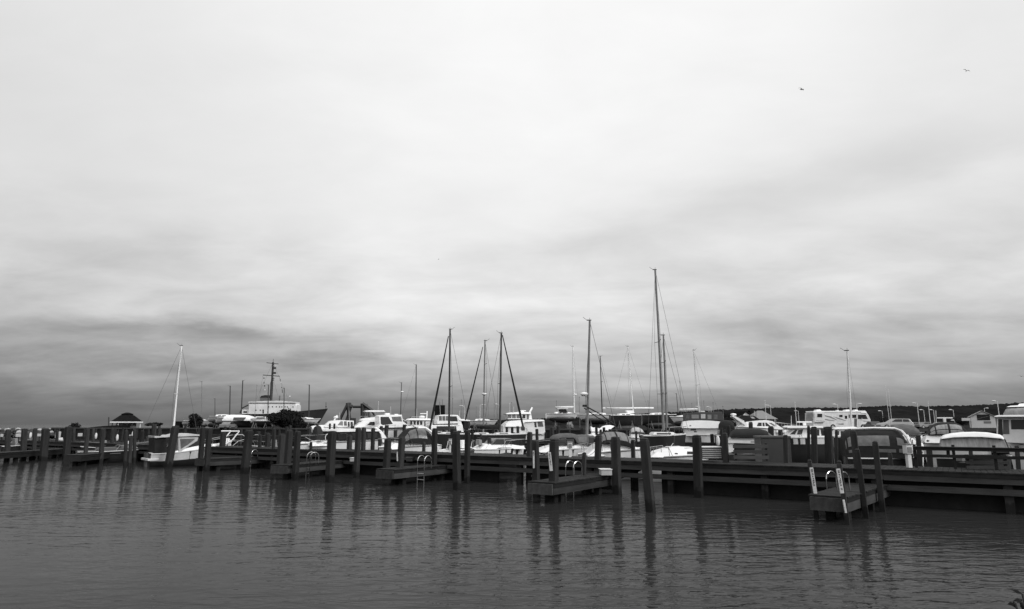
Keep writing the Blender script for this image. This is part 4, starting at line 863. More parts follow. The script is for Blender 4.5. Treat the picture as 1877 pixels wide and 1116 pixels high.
for px in (497, 504, 511, 517, 521, 527, 531, 541): b.win([(px-1, 747.1), (px-1, 745.1), (px+1, 745.1), (px+1, 747.1)], 'glass', 'porthole', both=False)
for px in (474, 482, 534): b.win([(px-1, 753.2), (px-1, 751.2), (px+1, 751.2), (px+1, 753.2)], 'glass', 'porthole', both=False)
b.win([(486, 758), (486, 751), (488.5, 751), (488.5, 758)], 'black', 'door', both=False)
b.cab('aft_house', [(446, 762), (447, 751), (462, 751), (462, 762)], 5.5, 5.5, 'shipw').win([(450, 757), (450, 754), (457, 754), (457, 757)], 'black')
b.dome('funnel', [(479, 727, 738), (480, 726, 738), (487, 725, 738), (494, 725, 738), (496, 726, 738)], 3.2, 'midgrey', pw=5)
b.cab('funnel_cap', [(478.5, 729), (481, 726), (488, 724.5), (496, 725), (497, 729)], 3.3, 3.3, 'shiph')
b.tube('mast', [(496.3, 738, 0), (498.5, 700, 0)], 1.0, 'mastd', 8).tube('topmast', [(498.5, 700, 0), (500.6, 664, 0)], .75, 'mastd', 8).tube('pole', [(500.6, 664, 0), (501, 658, 0)], .16, 'mastd')
b.tube('yardarm', [(488.5, 665, 0), (510.5, 667, 0)], .25, 'mastd').tube('yardarm', [(482, 687.5, 0), (512.5, 689.5, 0)], .3, 'mastd')
for (x0, y0) in ((501, 673), (501, 682), (500.5, 692.5), (500, 696)): b.box('radar_platform', (x0, y0), (x0+(4.5 if y0 < 690 else 1.8), y0+(3.2 if y0 < 690 else 1.4)), -1.2, 1.2, 'mastd')
b.box('radar_bar', (501, 670), (509, 670.9), -.3, .3, 'cream')
for px0, py0, px1, py1 in ((482, 688, 474, 737), (512.5, 690, 522, 735), (500, 690, 512, 736), (499, 690, 486, 736), (500.6, 664, 530, 736), (500.6, 664, 466, 740)): b.tube('halyard', [(px0, py0, 0), (px1, py1, 0)], .06, 'rope', 4)
for (x, y) in ((483, 692), (483.4, 700), (484, 706), (485, 713), (513, 695), (514.2, 700), (515.8, 709), (516.6, 714), (517, 717)):
    g = MB(); (xa, za), (xb, zb) = b.q(x, y), b.q(x+rnd(1.0, 1.9), y+rnd(2.2, 3.6)); g.box(xa, xb, -.04, .04, zb, za); g.build('signal_flag', 'mastd' if rnd(0, 1) < .8 else 'cream', b.r)
b.tube('jackstaff', [(597.5, 749, 0), (597.5, 737, 0)], .2, 'mastd').box('bow_light', (596.6, 744), (598.6, 746), -.3, .3, 'mastd')
b.tube('crane', [(440, 757, 0), (444, 748, 0), (455, 742.5, 0)], .5, 'mastd').box('bridge_light', (512, 734.5), (513.5, 725), -.4, .4, 'mastd').tube('light_post', [(531, 735, 0), (531, 726, 0)], .18, 'grey').box('lamp', (530.4, 727), (532.6, 725.2), -.5, .5, 'cream')
b.tube('deck_rail', [(548, 757, -5), (575, 755, -4), (598, 750, -1)], .1, 'shiph')
# boat hoist
b = Boat('boat_hoist', 'dark travelling boat hoist with two leaning A shaped frames and a bridging beam', 'boat hoist', 664, 190, 2, LZ)
b.tube('leg', [(641, 741, -3), (622, 779, -3)], .45, 'hull_dark').tube('leg', [(641, 739, -3), (646, 779, -3)], .5, 'hull_dark', 4).tube('leg', [(641, 741, 3), (628, 779, 3)], .4, 'hull_dark').tube('leg', [(668, 740, 3), (679, 779, 3)], .45, 'hull_dark')
b.tube('leg', [(668, 740, -3), (668, 779, -3)], .55, 'hull_dark', 4).tube('leg', [(668, 740, -3), (686, 753, -3), (704, 779, -3)], .5, 'hull_dark')
b.tube('cross_beam', [(643, 745.5, -3), (668, 745.5, -3)], .28, 'hull_dark', 4).tube('cross_beam', [(643, 745.5, 3), (668, 745.5, 3)], .28, 'hull_dark', 4).box('winch_house', (668, 748), (674, 762), -3, 3, 'hull_dark').box('engine_box', (640, 766), (648, 779), -3.2, 3.2, 'hull_dark').box('hook_head', (638.5, 738), (642.5, 743), -1, 1, 'hull_dark')
# buildings
b = Boat('harbour_pavilion', 'small pavilion with a wide dark hipped roof and pale eaves at far left', 'pavilion', 231, 150, 31, LZ-.3)
def pavilion():
    x0, z0 = b.q(202, 773); x1 = b.q(261, 773)[0]; cz = b.q(0, 761)[1]; w_ = (x1-x0)/2; cx = (x0+x1)/2
    g = MB(); g.add([(x0, -w_, z0), (x1, -w_, z0), (x1, w_, z0), (x0, w_, z0), (cx-w_*.42, -w_*.42, cz), (cx+w_*.42, -w_*.42, cz), (cx+w_*.42, w_*.42, cz), (cx-w_*.42, w_*.42, cz)], [(0, 1, 5, 4), (1, 2, 6, 5), (2, 3, 7, 6), (3, 0, 4, 7), (3, 2, 1, 0)]); rf = g.build('roof', 'roof', b.r)
    t = MB(); zt = b.q(0, 756)[1]; zc = b.q(0, 759)[1]; k = w_*.36; t.box(cx-k, cx+k, -k, k, cz-.02, zc); t.add([(cx-k*1.15, -k*1.15, zc), (cx+k*1.15, -k*1.15, zc), (cx+k*1.15, k*1.15, zc), (cx-k*1.15, k*1.15, zc), (cx-.3, 0, zt), (cx+.3, 0, zt)], [(0, 1, 5, 4), (1, 2, 5), (2, 3, 4, 5), (3, 0, 4)]); t.build('cupola', 'roof', rf)
    f = MB(); f.box(x0-.05, x1+.05, -w_-.08, -w_-.004, z0-.22, z0+.05); f.box(x0-.05, x1+.05, w_+.004, w_+.08, z0-.22, z0+.05); f.build('eave_board', 'cream', rf)
    kx = w_*.62; g = MB(); g.box(cx-kx*1.0, cx+kx*1.0, -kx, kx, 0, z0); g.build('wall', 'wallg', b.r)
    for i in range(3):
        a = cx-kx*.35+i*kx*.5; m_ = MB(); m_.box(a, a+kx*.34, -kx-.03, -kx+.02, z0*.48, z0*.85); m_.build('window', 'glass', b.r)
    for sx in (-.86, -.5, .86):
        m_ = MB(); m_.box(cx+w_*sx-.08, cx+w_*sx+.08, -w_*.9, -w_*.9+.16, 0, z0-.02); m_.build('porch_post', 'cream' if sx > -.6 else 'roof', b.r)
pavilion()
b.tube('flag_post', [(199.5, 790, -5), (199.5, 765, -5)], .12, 'mastd')
s = Boat('low_shed', 'long low dark shed roof left of the pavilion', 'shed', 205, 146, 3, LZ-.3); s.cab('wall', [(180, 784), (222, 784), (222, 796), (180, 796)], 2, 2, 'roof').cab('roof', [(176, 783), (200, 780.5), (228, 779), (228, 784), (177, 784.5)], 2.6, 2.3, 'roof')
b = Boat('dark_tower_block', 'square dark panel building rising behind the windowed flybridge yacht', 'building', 806, 210, 2, LZ); b.cab('wall', [(797.5, 744), (815, 744), (815, 781), (797.5, 781)], 1.8, 1.8, 'roof').cab('roof', [(797, 742.5), (815.5, 742.5), (815.5, 744), (797, 744)], 1.9, 1.9, 'black').whip(806, 743, 806, 736, 0, .05, 'mastd').whip(811, 743, 811, 732, 0, .05, 'mastd')
b = Boat('dark_container', 'small square dark shed beside the left round bush', 'shed', 326, 140, 3, LZ); b.cab('wall', [(322, 773), (332, 773), (332, 784), (322, 784)], 1, 1, 'roof').cab('roof', [(321.5, 772), (332.5, 772), (332.5, 773.2), (321.5, 773.2)], 1.1, 1.1, 'black')
def house(name, label, px0, px1, pye, pyr, pyb, D, depth, wm, rm, h=0, ridge='front'):
    b = Boat(name, label, 'house', (px0+px1)/2, D, h, LZ)
    (xa, ze), (xb, _) = b.q(px0, pye), b.q(px1, pye); zr = b.q(0, pyr)[1]; xm = (xa+xb)/2
    g = MB(); g.add([(xa, 0, 0), (xb, 0, 0), (xb, 0, ze), (xm, 0, zr), (xa, 0, ze), (xa, depth, 0), (xb, depth, 0), (xb, depth, ze), (xm, depth, zr), (xa, depth, ze)] if ridge == 'front' else
          [(xa, 0, 0), (xb, 0, 0), (xb, 0, ze), (xm, 0, ze), (xa, 0, ze), (xa, depth, 0), (xb, depth, 0), (xb, depth, ze), (xm, depth, ze), (xa, depth, ze)],
          [(0, 1, 2, 3, 4), (9, 8, 7, 6, 5), (0, 5, 6, 1), (1, 6, 7, 2), (0, 4, 9, 5)]); g.build('wall', wm, b.r)
    t = MB(); ov = .4
    if ridge == 'front':
        for (p, q_) in (((xa-ov, ze-ov*(zr-ze)/(xm-xa)), (xm, zr)), ((xm, zr), (xb+ov, ze-ov*(zr-ze)/(xm-xa)))):
            t.add([(p[0], -ov, p[1]+.03), (q_[0], -ov, q_[1]+.03), (q_[0], depth+ov, q_[1]+.03), (p[0], depth+ov, p[1]+.03), (p[0], -ov, p[1]+.25), (q_[0], -ov, q_[1]+.25), (q_[0], depth+ov, q_[1]+.25), (p[0], depth+ov, p[1]+.25)], [(3, 2, 1, 0), (4, 5, 6, 7), (0, 1, 5, 4), (1, 2, 6, 5), (2, 3, 7, 6), (3, 0, 4, 7)])
    else:
        t.add([(xa-ov, -ov, ze+.02), (xb+ov, -ov, ze+.02), (xb+ov, depth+ov, ze+.02), (xa-ov, depth+ov, ze+.02), (xa+2.2, depth/2, zr), (xb-2.2, depth/2, zr)], [(3, 2, 1, 0), (0, 1, 5, 4), (1, 2, 5), (2, 3, 4, 5), (3, 0, 4)])
    t.build('roof', rm, b.r); return b
h = house('gabled_house', 'house whose pale gable shows above the sport yacht', 1353, 1382, 768, 755, 780, 215, 9, 'cream', 'roof', 4); h.r['label'] = 'house whose pale gable shows above the slanting arch of the sport yacht'
x, z = h.q(1360, 764); MB().box(x, x+.9, -.05, .03, z-1.0, z).build('window', 'glass', h.r)
h = house('grey_roofed_house', 'house with a broad pale grey hipped roof right of the pale gable', 1388, 1423, 768, 752, 780, 205, 9, 'wallg', 'grey', 4, 'side')
for px in (1410, 1416): x, z = h.q(px, 770); MB().box(x, x+.9, -.05, .03, z-.9, z).build('window', 'glass', h.r)
h = house('balcony_house', 'white gabled house with a dark recessed balcony, left of the trawler yacht', 1779, 1824, 764, 754, 785, 175, 9, 'wallw', 'grey', -32)
(xa, za), (xb, zb) = h.q(1790, 759.5), h.q(1815, 770); MB().box(xa, xb, -.1, .05, zb, za).build('balcony', 'glass', h.r)
MB().tube((xa, -.16, zb+.3), (xb, -.16, za-.4), .04).build('balcony_rail', 'grey', h.r)
(xa, za), (xb, zb) = h.q(1803, 772), h.q(1817, 776); MB().box(xa, xb, -.08, .05, zb, za).build('window', 'grey', h.r)
(xa, za), (xb, zb) = h.q(1763, 766), h.q(1779, 771); q = MB(); q.box(xa, xb, -1, 3, zb, za); q.build('porch', 'cream', h.r)

# vehicles
def wheels(b, pxs, zr, r, y, tw=.22):
    for px in pxs:
        x = b.q(px, 777)[0]
        for sg in (-1, 1):
            g = MB(); g.tube((x, sg*(y-tw), r), (x, sg*y, r), r, n=18); t = g.build('wheel', 'black', b.r)
            g = MB(); g.tube((x, sg*(y-.02), r), (x, sg*(y+.015), r), r*.55, n=14); g.build('rim', 'alu', t)
b = Boat('motorhome', 'big white motorhome with dark swoosh stripes parked behind the tall pale mast', 'motorhome', 1534, 116, 5, LZ)
b.cab('body', [(1484, 783), (1484, 755), (1580, 754.5), (1584, 760), (1588, 769), (1589, 779), (1583, 783)], 1.25, 1.2, 'cream', bevel=.08)
b.cab('roof', [(1483.5, 755.6), (1484, 753.6), (1578, 752.8), (1581, 756), (1579, 757.5), (1570, 757), (1570, 755.2)], 1.3, 1.25, 'white')
b.cab('slide_out', [(1484, 774), (1484, 757), (1503, 757), (1503, 774)], 1.55, 1.55, 'cream', bevel=.05).win([(1489, 765), (1489, 758.5), (1498, 758.5), (1498, 765)]).win([(1487, 770.5), (1503, 771.8), (1503, 772.6), (1487, 771)], 'grey', 'stripe')
b.w = (1.25, 1.2, 0, 4)
b.win([(1531, 764.5), (1531, 760.5), (1537, 760.5), (1537, 764.5)]).win([(1541, 767.5), (1541, 762), (1545.5, 762), (1545.5, 767.5)]).win([(1548, 766), (1548, 760), (1562, 760), (1562, 766)]).win([(1565, 768), (1565, 760), (1579, 760), (1583, 768)])
b.win([(1558, 782), (1558, 767), (1563, 767), (1563, 782)], 'midgrey', 'door')
def swoosh(p): b.win(p, 'grey', 'stripe')
swoosh([(1504, 761), (1516, 763.5), (1528, 770), (1526, 770.3), (1514, 765.5), (1504, 762.5)]); swoosh([(1519, 763.5), (1530, 766), (1544, 771), (1542, 771.5), (1528, 767.5)]); swoosh([(1504, 767.5), (1514, 769.5), (1524, 771), (1522, 771.6), (1510, 770.6), (1504, 769)]); swoosh([(1524, 776.5), (1537, 776), (1538, 775), (1539, 778.4), (1532, 778.2)]); swoosh([(1571, 770.5), (1582, 772), (1588, 772.6), (1586, 773.4), (1576, 772.4)])
for (a, c) in ((1494, 1504), (1547, 1557), (1564.5, 1571.5)): b.cab('roof_unit', [(a, 753.8), (a+.6, 751.2), (c-3, 750.5), (c, 753.6)], .5, .4, 'white')
b.box('roof_vent', (1533, 751.6), (1536, 753.2), -.3, .3)
wheels(b, (1519, 1574), 0, .48, 1.27)
b.tube('mirror_arm', [(1571, 766, -1.4), (1571, 769, -1.4)], .06, 'cream')
def car(label, cx, D, h, Lm, mt='cream', z0=LZ, group=None, kind='estate'):
    r = empty('parked_car', (gx(cx, D, 2), D, z0), R(h), label, 'car', group)
    L = Lm/2; prof = [(-L, .35), (-L, .85), (-L*.93, 1.0), (-L*.8, 1.5), (L*.08, 1.52), (L*.42, 1.02), (L*.88, .86), (L, .68), (L, .35)] if kind == 'estate' else [(-L, .35), (-L, .95), (-L*.6, 1.0), (-L*.35, 1.42), (L*.15, 1.42), (L*.45, 1.0), (L*.95, .85), (L, .35)]
    MB().prism(prof, .9, .72).build('body', mt, r, bevel=.06)
    wq = [[(-L*.78, 1.05), (-L*.72, 1.42), (-L*.38, 1.44), (-L*.38, 1.06)], [(-L*.34, 1.06), (-L*.34, 1.44), (L*.04, 1.43), (L*.30, 1.06)]] if kind == 'estate' else [[(-L*.5, 1.03), (-L*.32, 1.34), (-.05, 1.35), (-.05, 1.03)], [(.02, 1.03), (.02, 1.35), (L*.13, 1.34), (L*.36, 1.02)]]
    for pl in wq:
        n = len(pl)
        for sg in (-1, 1):
            wf = lambda z: .9-.18*(z-.35)/1.15
            vs = [(x, sg*(wf(z)+.012), z) for x, z in pl]+[(x, sg*(wf(z)-.04), z) for x, z in pl]
            MB().add(vs, [tuple(range(n)), tuple(range(2*n-1, n-1, -1))]+[(i, i+n, (i+1) % n+n, (i+1) % n) for i in range(n)]).build('window', 'glass', r)
    for x in (-L*.62, L*.62):
        for sg in (-1, 1):
            g = MB(); g.tube((x, sg*.7, .34), (x, sg*.92, .34), .34, n=16); t = g.build('wheel', 'black', r); g = MB(); g.tube((x, sg*.9, .34), (x, sg*.935, .34), .2, n=12); g.build('rim', 'alu', t)
    for sg in (-1, 1): MB().ell((L*.97, sg*.6, .68), .06, .16, .08, 8, 5).build('headlight', 'cream', r)
    return r
car('silver estate car on the quay right of the motorhome', 1641, 98, 172, 4.6, 'silver', .0+LZ+.25)
car('dark car parked facing out between the motorhome and the silver estate car', 1603, 108, 262, 4.4, 'hull_dark', LZ, kind='saloon')
for px, D, hh, mt_, lb in ((418, 126, 90, 'grey', 'grey car seen end on under the boats right of the round bush'), (1041, 122, 80, 'grey', 'small grey car in the shade under the white boat with covered boom'),
     (1698, 150, 5, 'grey', 'far grey car right of the tall curved lamp'), (1676, 165, 175, 'grey', 'far grey car left of the tall curved lamp foot'), (1722, 170, 4, 'grey', 'far grey car beyond the lamps, nearest the glass dome cruiser'), (1725, 140, 178, 'hull_dark', 'black car in the yard behind the glass dome cruiser')):
    car(lb, px, D, hh, 4.3, mt_, LZ, 'cars parked in the boat yard', 'saloon')

# lamps
def lamp(label, pxt, pyt, D, arm=1, group='street lamps of the boat yard', r=.09):
    top = W(pxt, pyt, D); o = empty('street_lamp', (top.x, D, LZ), 0, label, 'street lamp', group); z = top.z-LZ
    MB().tube((0, 0, 0), (0, 0, z), r*1.3, r, 8).build('pole', 'cream' if arm else 'alug', o)
    if arm:
        MB().tube((0, 0, z-.1), (-arm*.9, 0, z+.05), .06, n=5).build('arm', 'cream', o); MB().ell((-arm*1.2, 0, z+.02), .75, .3, .2, 10, 5).build('lamp_head', 'lamp', o)
for i, (px, py, D, a, lb) in enumerate([(1412, 743, 235, 1, 'lamp above the grey hipped roof'), (1463, 753, 300, 1, 'short far lamp between the two plain masts left of the motorhome'), (1535, 741, 235, 1, 'lamp rising behind the roof of the motorhome'), (1570, 740, 240, -1, 'lamp just right of the tall pale mast'),
    (1617, 753, 300, 1, 'faint far lamp above the dark parked car'), (1681, 739, 235, 1, 'tall curved lamp right of the silver estate car'), (1693, 751, 285, 1, 'far lamp left of the plain flagpole'), (1711, 751, 285, 1, 'far lamp right of the plain flagpole'), (1747, 751, 280, 1, 'far lamp above the radar bar of the glass dome cruiser'),
    (1804, 748, 280, -1, 'far lamp above the balcony house'), (1828, 735, 215, 1, 'tall lamp left of the trawler yacht'), (1303, 746, 250, 1, 'lamp above the dark wheelhouse'), (1283, 745, 260, 1, 'thin lamp left of the dark wheelhouse'), (852, 744, 230, 1, 'lamp left of the slanting jib of the middle sloop'), (880, 742, 240, -1, 'lamp beside the grey mast in the middle'), (915, 741, 238, 1, 'lamp hidden beside the right dark mast')]):
    lamp('pale '+lb, px, py, D, a)
def pole(label, pxt, pyt, D, r=.07, m='cream', zb=LZ, cat='pole', nm='flagpole'):
    top = W(pxt, pyt, D); o = empty(nm, (top.x, D, zb), 0, label, cat); z = top.z-zb
    MB().tube((0, 0, 0), (0, 0, z), r*1.2, r*.7, 8).build('pole', m, o); MB().ell((0, 0, z+.06), .14, .14, .12, 8, 5).build('finial', m, o)
pole('plain white flagpole between the two far lamps at right', 1701, 736, 200, .10)
pole('thin plain pole left of the motorhome', 1457, 738, 160, .08)
pole('thin plain pole above the grey roofed house', 1402, 735, 150, .08)
pole('faint grey pole left of the lamp above the yacht wheelhouse', 1325, 745, 150, .05, 'grey')
MN = ['right of the middle jib foot', 'left of the middle jib foot', 'between the first and second dark sloops', 'between the grey mast and the right dark mast', 'left of the tall grey strut mast', 'left of the white mast with the covered boom', 'beside the long white boom', 'left of the ketch main mast', 'right of the ketch mizzen', 'left of the pale mast with the short boom', 'just right of the pale mast with the short boom', 'above the left end of the dark wheelhouse', 'left of the ship mast', 'between the left white mast and the round bush', 'right of the first dark sloop mast', 'right of the right dark mast', 'left of the right dark mast']
for (px, py), lb in zip(((873, 746), (861, 748), (846, 733), (895, 735), (1062, 728), (1020, 735), (1157, 700), (1188, 735), (1246, 700), (1268, 740), (1290, 735), (1307, 738), (471, 706), (336, 768), (830, 730), (938, 738), (906, 740)), MN):
    pole('faint bare mast far off, '+lb, px, py, 190, .06, 'alug', nm='distant_mast', cat='mast')
for o in bpy.data.objects:
    if o.name.startswith('distant_mast'): o['group'] = 'faint bare masts in the yard'

# trees and bushes
def bush(name, label, cx, pyt, pyb, wpx, D, zb, n=2600, trunk=.25, leafs=.3, cat='bush', shape=1.0):
    m = D/F; base = Vector((gx(cx, D, 2), D, zb)); top = gz(pyt, D)-zb; bot = max(.2, gz(pyb, D)-zb); rx = wpx*m/2; rz = (top-bot)/2; cz = (top+bot)/2
    o = empty(name, base, 0, label, cat); g = MB(); g.tube((0, 0, -.2), (0, 0, cz), .13, .06, 7)
    for k in range(7): a = k*.9; g.tube((0, 0, cz*.5+k*.05), (rx*.6*math.cos(a), rx*.6*math.sin(a), cz+rz*.3*math.sin(k*2)), .05, .02, 5)
    g.build('trunk', 'bark', o)
    cl = []
    for k in range(26):
        a = rnd(0, 6.28); v = rnd(-.85, .9); rr = math.sqrt(max(0, 1-v*v))*rnd(.55, .85)
        cl.append(Vector((rx*rr*math.cos(a), rx*rr*math.sin(a), cz+rz*v*.8)))
    q = MB()
    for k in range(n):
        c = random.choice(cl); d = Vector((random.gauss(0, 1), random.gauss(0, 1), random.gauss(0, 1))).normalized()*(rnd(.2, 1)**.5 if rnd(0, 1) < .93 else rnd(1, 1.35))
        p = c+Vector((d.x*rx*.36, d.y*rx*.36, d.z*rz*.34)); s_ = leafs*rnd(.5, 1.1)
        u = Vector((rnd(-1, 1), rnd(-1, 1), rnd(-1, 1))).normalized(); v_ = u.orthogonal().normalized()
        q.add([p-u*s_*.5, p+v_*s_*.35, p+u*s_*.5, p-v_*s_*.35], [(0, 1, 2, 3)])
    q.build('crown', 'leaf', o)
bush('round_bush', 'round dark bush with a pale boat behind it, right of the dark shed', 357, 757, 789, 24, 134, LZ)
bush('large_bush', 'largest dark rounded bush, hiding the middle of the ship', 521, 749, 795, 62, 123, LZ-.1, 5600, leafs=.40)
bush('spreading_bush', 'dark low spreading bush at the foot of the largest bush', 540, 768, 796, 46, 125, LZ-.1, 3000)
bush('breakwater_bush', 'small dark bush on the left breakwater', 136, 775.5, 792, 19, 140, .9, 1500)
bush('yard_shrub', 'dark shrub beneath the laid-up sailboats behind the windowed trawler', 748, 765, 790, 30, 120, LZ, 1600)
bush('quay_shrub', 'dark shrub by the quay right of the wheelhouse and under the gable', 1338, 770, 796, 30, 100, LZ-.5, 1600)
for i, (px, py, wd, D) in enumerate(((900, 768, 60, 230), (1330, 755, 40, 240), (1369, 757, 26, 232), (1390, 752, 30, 225), (1600, 757, 60, 260), (1750, 762, 50, 220), (282, 775, 26, 150), (1375, 750.5, 14, 232))):
    bush('dark_tree', 'dark tree crown '+['behind the three dark sloops', 'behind the dark wheelhouse', 'between the two houses, lower one', 'behind the grey hipped roof', 'behind the front of the motorhome', 'behind the radar bar of the glass dome cruiser', 'right of the pavilion', 'peaking above the two houses'][i], px, py, 781, wd, D, LZ, 1500, cat='tree', leafs=.55)
for o in bpy.data.objects:
    if o.name.startswith('dark_tree'): o['group'] = 'trees behind the yard'
# sprig at the lower right corner, on the shore bank
def sprig():
    o = empty('shore_weed', (2.95, 3.75, 1.24), 0, 'dark leafy weed poking into the lower right corner', 'plant')
    st_ = MB(); tips = [W(1874, 1088, 3.9), W(1868, 1097, 3.85), W(1860, 1106, 3.8), W(1873, 1104, 3.8)]
    b0 = Vector((2.95, 3.75, 1.24))
    for i, t in enumerate(tips):
        p = t-b0; st_.path([(0, 0, 0), p*.5+Vector((.03*i-.05, 0, .05)), p], .006, 5)
    st_.build('stem', 'bark', o); lf = MB()
    for t in tips:
        p = t-b0
        for k in range(7):
            a = rnd(0, 6.28); u = Vector((math.cos(a), .5*math.sin(a), rnd(-.3, .7))).normalized()*rnd(.03, .055); v = u.orthogonal().normalized()*.013; c = p-Vector((0, 0, .05*k*rnd(.3, 1)))
            lf.add([c, c+u*.4+v, c+u, c+u*.4-v], [(0, 1, 2, 3)])
    lf.build('leaves', 'leaf', o)
sprig()
# birds
def gull(label, px, py, D, roll, yaw, sc_=1.0, fold=.3):
    o = empty('gull', W(px, py, D), R(yaw), label, 'bird', None); o.rotation_euler = (R(roll), 0, R(yaw))
    g = MB(); rows = []
    for i, (x, r) in enumerate(((-.28, .01), (-.2, .035), (-.05, .06), (.08, .055), (.15, .035), (.19, .035), (.24, .008))):
        rows.append([(x*sc_, r*math.cos(t)*sc_, r*math.sin(t)*sc_) for t in [j*math.pi/4 for j in range(8)]])
    g.grid(rows, True); g.build('body', 'bird', o, smooth=True)
    for sg in (-1, 1):
        q = MB(); ys = [0, .2, .42, .62]; zs = [0, fold*.5, fold*.45, fold*.1]; le = [.08, .12, .06, -.08]; te = [-.08, -.06, -.08, -.12]
        q.grid([[(le[i]*sc_, sg*ys[i]*sc_, (zs[i]+.01)*sc_) for i in range(4)], [(te[i]*sc_, sg*ys[i]*sc_, (zs[i]-.004)*sc_) for i in range(4)], [(te[i]*sc_, sg*ys[i]*sc_, (zs[i]-.014)*sc_) for i in range(4)], [(le[i]*sc_, sg*ys[i]*sc_, (zs[i]-.006)*sc_) for i in range(4)]]); q.build('wing', 'bird', o)
gull('larger gull gliding with wings tilted, high at right', 1469, 164, 62, 42, 15, .75)
gull('small gull with bent wings near the top right', 1771, 130, 95, 30, 70, .85, .5)
gull('tiny gull speck in mid sky left of centre', 804, 475, 170, 10, 20, .7)
gull('gull speck over the hills at the right edge', 1872, 690, 120, 15, 30, .9)

# ------------------------------------------------------------------ dock furniture
def ladder(label, px, py, z, s=1.0, rz=0, tall=.75):
    """two hooped handrails at pixel (px,py) on the deck of height z"""
    p = P(px, py, z); o = empty('dock_ladder', (p.x, p.y, z), rz, label, 'ladder')
    for x in (-.24, .24):
        g = MB(); pts = [Vector((x, -.25, -.9))]+[Vector((x, -.25+(.25-.25*math.cos(t)), tall-.25+.25*math.sin(t))) for t in [i*math.pi/8 for i in range(9)]]+[Vector((x, .25, 0))]
        g.path(pts, .021, 7); g.build('handrail', 'chrome', o)
    g = MB()
    for z_ in (-.25, -.55, -.85): g.tube((-.24, -.25, z_), (.24, -.25, z_), .018)
    g.build('rungs', 'alu', o)
ladder('pair of silver ladder hoops behind the lettered sign post', 1537, 899, .80, rz=R(-62), tall=.62)
ladder('silver ladder hoops on the finger pier left of the white step box', 1052, 872, .80, rz=R(-52), tall=.62)
ladder('silver ladder hoops below the domed canopy, left of centre', 778, 858, .80, rz=R(-38), tall=.62)
ladder('small silver ladder hoops just left of the thickest left-centre piling', 573, 849, .80, rz=R(-52), tall=.62)
ladder('dim ladder hoops hidden between the pilings below the bow rails boat', 462, 838, .80, rz=R(-30), tall=.5)
def sign(label, pt, pb, D, wd, n, ang=0.0, gaps=()):
    T, B = W(*pt, D), W(*pb, D); o = empty('sign_board', B, 0, label, 'sign'); d = T-B; d.y = 0; L = d.length
    o.rotation_euler = (0, math.atan2(d.x, d.z), 0)
    q = MB(); q.box(-wd/2, wd/2, -.02, .02, 0, L); q.build('board', 'sign', o, bevel=.004)
    g = MB(); hgt = L*.072
    for i in range(n):
        if i in gaps: continue
        z = L*(.95-i*.083); w_ = wd*.42; t = hgt*.26
        # worn block letter: uprights and crossbars in a varying mix
        k = [5, 2, 6, 1, 4, 7, 3, 5, 2, 6][i % 10]
        if k & 1: g.box(-w_/2, -w_/2+t, -.026, -.021, z-hgt, z)
        if k & 2: g.box(-w_/2, w_/2, -.0262, -.0212, z-t, z)
        if k & 4: g.box(w_/2-t, w_/2, -.0264, -.0214, z-hgt, z)
        g.box(-w_/2, w_/2, -.0266, -.0216, z-hgt*.62, z-hgt*.62+t)
    g.build('lettering', 'ink', o)
b1 = P(1497, 950, 0).y-.22; b2 = P(1554, 962, 0).y-.22
sign('upright white board of worn letters on the left post of the nearest finger', (1487, 857), (1494.5, 905), b1, .115, 8)
sign('upright white board of worn letters on the right post of the nearest finger', (1536, 859), (1543.5, 904), b2, .115, 10, gaps=(8,))
sign('narrow worn white board on the broad piling left of the centre hoops', (1007, 829), (1010.5, 863), P(1014, 920, 0).y-.3, .12, 8)
sign('narrowest weathered white strip on the piling beside the low cruiser bow', (978, 826), (978.5, 858), P(984, 912, 0).y-.3, .07, 3)
sign('short blank white strip low on the right lettered post', (1546, 916), (1550.5, 940), b2, .06, 0)
sign('faint weathered white strip on the piling left of the silver hoops', (728, 828), (728.5, 845), P(731, 886, 0).y-.3, .06, 2)
def pedestal(label, px, pyt, pyb, D, wpx, m='cream'):
    k = D/F; p = W(px, pyb, D); o = empty('power_pedestal', p, 0, label, 'power post'); h_ = gz(pyt, D)-p.z; w_ = wpx*k
    MB().box(-w_*.3, w_*.3, -.09, .09, 0, h_*.58).build('post', m, o, bevel=.01); MB().box(-w_/2, w_/2, -.13, .13, h_*.6, h_).build('head', m, o, bevel=.02)
    MB().box(-w_*.36, w_*.36, -.15, -.131, h_*.66, h_*.9).build('socket_panel', 'grey', o)
    MB().box(-w_*.55, w_*.55, -.15, .15, h_+.002, h_+.04).build('lid', 'grey', o)
def pz(px, py, z): return P(px, py, z).y
pedestal('pale power post with a square head in front of the grey canopy cruiser', 1045, 810.5, 838, pz(1045, 838, 1.35)+.3, 8)
pedestal('pale power post left of the ring buoy', 573, 799, 817.5, pz(573, 819, 1.35), 5.5, 'lightcanvas')
pedestal('pale power post touching the tallest centre-left piling', 825, 805, 829.5, pz(825, 829, 1.35), 5)
pedestal('largest power post, pale with a dark lid, at the end of the black arched canopy', 1667, 815, 857, pz(1667, 858, 1.35), 11)
pedestal('power post with a dark cap between the far right boats', 1403-9, 818, 838, pz(1394, 840, 1.35)+.6, 5, 'grey')
